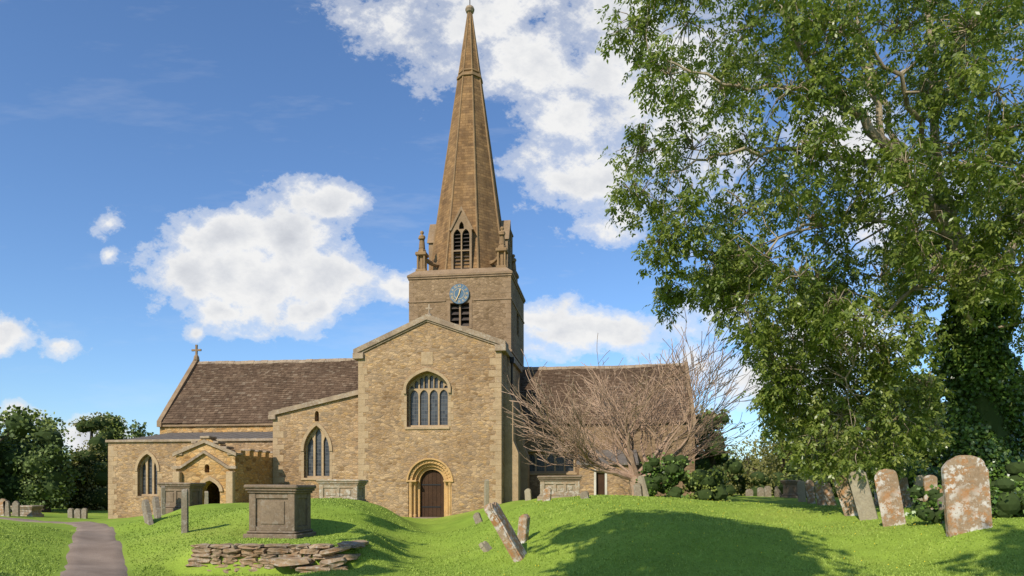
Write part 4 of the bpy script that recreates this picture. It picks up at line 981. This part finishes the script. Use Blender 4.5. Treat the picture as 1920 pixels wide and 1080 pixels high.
for (dx,dy,dz,L,r) in [(-1.0,-.1,.36,2.4,.12),(-.8,.3,.6,2.2,.12),(-1.0,-.4,.14,2.1,.10),(-.5,-.2,.8,2.0,.11),(-.1,.2,1.0,1.9,.12),(.35,-.2,.85,2.0,.12),(.75,.2,.55,2.4,.12),(1.0,-.3,.32,2.5,.11),(1.0,.2,.10,2.4,.09),(-.6,.5,.45,2.1,.1),(.65,.4,.45,2.3,.1)]:
    grow(Vector((-.2+RR.uniform(-.15,.15),0,.75)),Vector((dx,dy,dz)).normalized(),L,r,0,mb)
mb.obj("branches",TWIG,e)
# ---- big ash tree
AX,AY=13.9,20.0; AZ=h1(AX,AY)
E=empty("ash_tree",(AX,AY,AZ),"large leafy ash tree with pale limbs and ivy covered trunk","tree")
O=Vector((AX,AY,AZ)); limbs=[]
def P3(*a): return [Vector(p)+Vector((0,min(1.1,max(0,p[2]-7)*.4),0))-O for p in a]
def limb(pts,r0,r1):
    q=[Vector(p) for p in smooth([tuple(p) for p in pts],5)]; n=len(q)
    q=[p+Vector((random.gauss(0,.06),random.gauss(0,.06),random.gauss(0,.05)))*(0 if i==0 else 1) for i,p in enumerate(q)]
    rs=[r0+(r1-r0)*(i/(n-1))**.8 for i in range(n)]; TB_.tube(q,rs,8); limbs.extend([(p,r) for p,r in zip(q,rs)])
TB_=MB()
limb(P3((13.9,20,.4),(13.7,20,2.5),(13.4,19.6,5.0),(12.7,18.6,7.5)),.60,.30)
limb(P3((12.7,18.6,7.3),(11.0,17.2,9.0),(9.3,16,10.2),(7.6,15.4,11.4),(6.3,15.2,13.2),(5.8,15,15.5)),.19,.045)
limb(P3((13.2,19.4,5.4),(12.0,18,9),(11.4,17.4,12.0),(11.2,17.4,16)),.19,.08)
limb(P3((10.9,17.1,9.0),(9.2,16.4,9.7),(7.4,16,10.0),(5.4,15.8,9.8),(3.9,15.6,9.2)),.095,.022)
limb(P3((13.2,19.8,5.8),(14.6,19.2,8.5),(15.5,18.6,12),(16,18,16)),.22,.07)
limb(P3((13.4,19.6,5.2),(11.8,17.8,6.6),(10.2,17.0,6.6),(8.6,16.6,5.2),(8.0,16.4,4.0)),.10,.02)
limb(P3((12.6,18.5,7.6),(11.2,17,10),(9.7,15.8,11.3),(8,15,12.6)),.12,.03)
limb(P3((8.6,15.8,10.7),(7.2,15.8,11.4),(5.2,15.8,11.6),(3.4,15.9,12.4)),.075,.02)
limb(P3((9.6,16.2,10.0),(9.0,16.2,12.0),(8.6,16.3,13.9),(8.8,16.5,16)),.10,.03)
limb(P3((13.0,19.2,6.8),(11.5,18,7.8),(9.5,17,8.4),(7.4,16.4,8.0),(6,16.2,7.0)),.095,.02)
limb(P3((12.6,20,10),(11.2,19.5,13),(10.2,19,15.5),(9.5,19,18)),.11,.04)
lum=[]
def lp(px,py,r,d): 
    w=W(px,py,d); rm=r*d/F; lum.append((w[0]-AX,w[1]-AY,w[2]-AZ,rm,rm*1.1,rm*.88))
pts=[(1195,50,52),(1290,40,80),(1410,50,85),(1540,60,95),(1680,60,98),(1820,60,105),(1255,140,58),(1350,170,70),(1480,170,75),(1610,160,82),(1740,170,88),(1870,170,92),
(1205,285,52),(1300,280,66),(1410,285,72),(1540,300,74),(1660,300,78),(1780,290,82),(1890,300,88),(1195,370,44),(1285,390,62),(1400,400,66),(1520,410,74),(1640,410,76),(1760,410,80),(1880,420,88),
(1235,455,44),(1310,480,56),(1420,500,62),(1530,520,68),(1650,520,70),(1765,500,70),(1890,510,75),(1255,545,28),(1395,585,44),(1490,600,56),(1600,610,62),(1700,610,60),(1550,560,50),
(1480,695,48),(1555,700,55),(1655,710,56),(1475,765,44),(1575,780,54),(1670,790,52),(1610,845,42),(1520,740,45),(1615,745,50),(1440,690,38),(1535,830,36),(1735,730,42),(1730,800,40),(1390,480,46),(1350,540,30),(1430,640,36),(1450,735,30),(1670,850,34),(1560,650,45),(1650,660,48),
(1990,200,120),(2010,420,120),(1500,-70,100),(1330,-60,80),(1680,-80,110),(1230,-30,50),(1880,-70,110),(2050,0,120),(2020,600,90)]
for (a,b,r) in pts:
    d0=random.uniform(15.6,18.4) if b<650 else random.uniform(16.2,18.0)
    lp(a,b,r,d0)
    if a>1300 and b<640 and random.random()<.9: lp(a+random.uniform(-50,50),b+random.uniform(-50,50),r*.82,random.uniform(19,21.5))
    if a>1450 and b<600 and random.random()<.8: lp(a+random.uniform(-50,50),b+random.uniform(-45,45),r*.72,random.uniform(14.5,15.6))
C=[];A=[];B=[];T=[]
for (cx,cy,cz,rx,ry,rz) in lum:
    c=Vector((cx,cy,cz)); best=min(limbs,key=lambda l:(l[0]-c).length+max(0,l[0].z-c.z)*.15)
    s=best[0]; mid=(s+c)/2+Vector((0,0,.25)); r0=min(best[1]*.6,.045)
    jj=lambda k:Vector((random.gauss(0,k),random.gauss(0,k),random.gauss(0,k)))
    TB_.tube([s,s.lerp(mid,.5)+jj(.1),mid+jj(.12),mid.lerp(c,.5)+jj(.1),c],[r0,r0*.85,r0*.7,r0*.5,.016],5)
    ns=14; sd=randdir(ns)*(.4+.72*rng.random(ns)**.6)[:,None]
    for k in range(ns):
        t=c+Vector((sd[k,0]*rx,sd[k,1]*ry,sd[k,2]*rz)); m=(c+t)/2+Vector((0,0,.14))+jj(.05)
        tip=t+Vector((random.gauss(0,.1),random.gauss(0,.1),-random.uniform(.15,.45)))
        TB_.tube([c,m,t,tip],[.018,.013,.009,.006],3)
        n=int(13*(.7+rx*.5)); q=rng.random(n)[:,None]
        P=np.array(t)*(1-q)+np.array(tip)*q+rng.normal(0,1,(n,3))*np.array([.22,.22,.17])*max(.7,rx)
        sh=rng.random()
        hd=rng.random(n)*6.28; 
        ax=np.c_[np.cos(hd),np.sin(hd),rng.uniform(-1.6,-.1,n)]; ax/=np.linalg.norm(ax,axis=1)[:,None]
        sdv=np.cross(ax,np.array([0,0,1.])); sdv/=np.linalg.norm(sdv,axis=1)[:,None]
        Ls=rng.uniform(.18,.32,n)
        for j in range(4):
            for sg in(-1,1):
                if j==3 and sg==1: continue
                base=P+ax*(Ls*(.25+.25*j))[:,None]
                a=ax*.55+sdv*sg*(.9 if j<3 else 0)+np.array([0,0,-.35])+rng.normal(0,.18,(n,3)); a/=np.linalg.norm(a,axis=1)[:,None]
                b=np.cross(a,np.cross(ax,sdv)+rng.normal(0,.35,(n,3))); b/=np.maximum(1e-5,np.linalg.norm(b,axis=1))[:,None]
                ll=rng.uniform(.095,.15,n)
                C.append(base);A.append(a*ll[:,None]);B.append(b*(ll*.235)[:,None]);T.append(np.clip(.12+.38*sh+.5*rng.random(n),0,1))
C,A,B,T=[np.concatenate(q) for q in(C,A,B,T)]
print("ash leaflets",len(C))
leafmesh("crown",C,A,B,ASHL,E,tint=T)
TB_.obj("trunk",BARK,E,smooth=True)
n=30000; t=rng.random(n); zz=.1+t*6.9; an=rng.random(n)*6.283
cxs=np.interp(zz,[0,1.5,4,6.6],[0,-.2,-.5,-1.2]); cys=np.interp(zz,[0,1.5,4,6.6],[0,0,-.4,-1.3])
rr=(1.0-.05*zz+.18*np.sin(an*3+zz*1.4)+.15*np.sin(zz*2.6+an))*(.75+.35*rng.random(n))*np.where(zz>5.5,1-(zz-5.5)*.2,1)
C=np.c_[cxs+np.cos(an)*rr,cys+np.sin(an)*rr,zz]; out=np.c_[np.cos(an),np.sin(an),np.zeros(n)]
a=rng.normal(0,.6,(n,3))+np.array([0,0,-.8])+out*.5; a/=np.linalg.norm(a,axis=1)[:,None]
b=np.cross(a,out+rng.normal(0,.5,(n,3))); b/=np.linalg.norm(b,axis=1)[:,None]; s=rng.uniform(.07,.14,n)
leafmesh("ivy",C,a*s[:,None],b*(s*.48)[:,None],IVY,E,tint=np.clip(rng.random(n)*.8+.2*np.sin(zz*3+an*2),0,1))
mb=MB(); mb.tube([(0,0,-.2),(-.2,0,1.5),(-.5,-.4,4),(-1.1,-1.2,6.3)],[.85,.78,.68,.45],10); mb.obj("ivy_stems",CORE,E)
# ---- tree behind the viewer casting the shade on the near turf
sv=Vector((-.42,-.68,.60)).normalized()   # towards the sun
def up(gx_,gy_,gz_,t): return Vector((gx_,gy_,gz_))+sv*t
tx,ty=-3.4,-2.0; tz=h1(tx,ty)
Ls=[]
for (gx_,gy_,r) in [(1.3,13.6,.9),(2.4,14.0,1.1),(3.6,13.6,1.2),(4.4,12.6,1.1),(3.3,12.2,1.4),(2.0,12.2,1.2),(4.2,11.3,1.1),(2.9,10.9,1.4),(1.5,11,1.1),(3.8,9.9,1.1),(2.4,9.4,1.3),(1.0,9.4,1.0),(3.4,8.6,1.0),(7.0,9.2,.9),(8.0,9.0,1.2),(9.0,9.8,1.1),(6.6,8.0,.9),(7.8,10.2,.7),(-2.4,10.4,.8),(-3.4,11.4,.8),(-2.9,12.7,.7),(-3.0,14.2,.6),(-3.1,15.8,.6),(-3.3,17.4,.55),(-3.5,19.2,.5),(-9.2,10.0,.9),(-8.2,9.6,.8),(-4.6,11.2,.6)]:
    p=up(gx_,gy_,h1(gx_,gy_),14.5); Ls.append((p.x-tx,p.y-ty,p.z-tz,r,r,r*.8))
tree("shade_tree",tx,ty,Ls,260,.24,BRD,"broadleaf tree overhanging the near turf",trunk_r=.35,th=8,usecore=True,sub=12)
# ------------------------------------------------------------------ world
w=bpy.data.worlds.new("World"); sc.world=w; w.use_nodes=True; t=w.node_tree; t.nodes.clear()
class WN(NT):
    def __init__(s,t): s.t=t
N=WN(t); out=N.n('ShaderNodeOutputWorld')
el=math.asin(sv.z); az=math.atan2(sv.x,sv.y)
sky=N.n('ShaderNodeTexSky',sky_type='NISHITA',sun_disc=False,sun_elevation=el,sun_rotation=az%(2*math.pi),air_density=1.0,dust_density=.6,ozone_density=2.5)
STR=.145
d=N.n('ShaderNodeTexCoord').outputs['Generated']; s=N.n('ShaderNodeSeparateXYZ',{0:d})
yy=N.math('MAXIMUM',s.outputs[1],.02); a=N.math('DIVIDE',s.outputs[0],yy); b=N.math('DIVIDE',s.outputs[2],yy)
ab=N.n('ShaderNodeCombineXYZ',{0:a,1:b,2:0.0}).outputs[0]
wn=N.noise(ab,5,3,.6).outputs['Color']
wo=N.n('ShaderNodeVectorMath',{0:wn,1:(.5,.5,.5)},operation='SUBTRACT').outputs[0]
wo=N.n('ShaderNodeVectorMath',{0:wo,1:(.12,.11,0)},operation='MULTIPLY').outputs[0]
abw=N.n('ShaderNodeVectorMath',{0:ab,1:wo},operation='ADD').outputs[0]
blobs=[(605,368,75,55,.95),(550,440,110,70,.95),(440,445,105,65,.95),(375,520,110,72,.95),(480,540,140,80,.95),(600,520,80,75,.95),(570,600,50,30,.85),(420,600,80,35,.85),
(205,412,36,32,.6),(212,482,20,18,.5),(350,640,24,14,.5),(460,630,60,9,.4),
(15,620,75,42,.8),(118,640,50,24,.65),(160,800,85,38,.9),(60,790,60,24,.7),
(750,40,100,70,.5),(900,20,180,65,.7),(1010,110,130,90,.75),(1060,220,125,90,.7),(1090,320,140,75,.78),(820,110,70,50,.4),(1160,80,120,130,.85),(1270,190,140,210,.75),(1160,400,100,45,.45),
(745,548,65,36,.65),(1010,600,80,44,.75),(1120,630,180,48,.8),(1370,590,140,34,.5),(1520,630,180,80,.65),(1420,710,200,60,.65),(1580,260,110,80,.75),(1750,400,200,100,.5),(1000,670,80,25,.5)]
dens=None
for (px_,py_,rx,ry,wt) in blobs:
    q=N.n('ShaderNodeVectorMath',{0:abw,1:((px_-960)/F,(HY-py_)/F,0)},operation='SUBTRACT').outputs[0]
    q=N.n('ShaderNodeVectorMath',{0:q,1:(F/rx/1.35,F/ry/1.35,0)},operation='MULTIPLY').outputs[0]
    l=N.n('ShaderNodeVectorMath',{0:q},operation='LENGTH').outputs['Value']
    v_=N.math('MULTIPLY',N.math('SUBTRACT',1.0,l),wt)
    dens=v_ if dens is None else N.math('SMOOTH_MAX',dens,v_,.12)
nz=N.noise(N.n('ShaderNodeMapping',{'Vector':ab,'Rotation':(0,0,.7),'Scale':(1.0,1.3,1)}).outputs[0],8,8,.68).outputs[0]
tot=N.math('ADD',dens,N.math('MULTIPLY',N.math('SUBTRACT',nz,.5),2.1))
cov=N.ramp(tot,[(.06,0.0),(.24,.42),(.55,1.0)],'EASE')
cir=N.noise(N.n('ShaderNodeMapping',{'Vector':ab,'Rotation':(0,0,.75),'Scale':(1.0,4.5,1)}).outputs[0],3.0,5,.65).outputs[0]
cirm=N.math('MULTIPLY',N.ramp(cir,[(.53,0.0),(.85,.38)]),N.ramp(N.math('ADD',a,.75),[(.3,.45),(.75,1.0)]))
cov=N.math('MAXIMUM',cov,cirm)
front=N.ramp(s.outputs[1],[(.03,0.0),(.12,1.0)]); cov=N.math('MULTIPLY',cov,front)
sh=N.math('ADD',N.math('MULTIPLY',N.math('SUBTRACT',N.noise(ab,11,3,.5).outputs[0],.5),.8),N.math('SUBTRACT',1.0,N.math('MULTIPLY',N.math('MAXIMUM',N.math('SUBTRACT',tot,.5),0.0),.68)))
shc=N.ramp(sh,[(.35,(.52,.55,.62)),(.75,(.76,.78,.82)),(1.0,(.94,.94,.94))])
cl=N.mix(1.0,shc,(1/STR*.95,)*3,'MULTIPLY')
skc=N.mix(1.0,sky.outputs[0],(.80,.99,1.20),'MULTIPLY')
col=N.mix(cov,skc,cl)
bg=N.n('ShaderNodeBackground',{'Color':col,'Strength':STR}); t.links.new(bg.outputs[0],out.inputs[0])
# sun
sl=bpy.data.lights.new("sun",'SUN'); sl.energy=5.0; sl.angle=math.radians(.5); sl.color=(1,.93,.82)
so=bpy.data.objects.new("sun",sl); so.rotation_euler=(-sv).to_track_quat('-Z','Y').to_euler(); link(so)
# camera
cd=bpy.data.cameras.new("camera"); cd.lens=24; cd.sensor_width=36; cd.shift_y=(HY-540)/1920; cd.clip_end=6000; cd.clip_start=.1
co=bpy.data.objects.new("camera",cd); co.location=(0,0,EYE); co.rotation_euler=(math.radians(90),0,0); link(co); sc.camera=co
sc.view_settings.view_transform='Standard'; sc.view_settings.look='None'; sc.view_settings.exposure=0
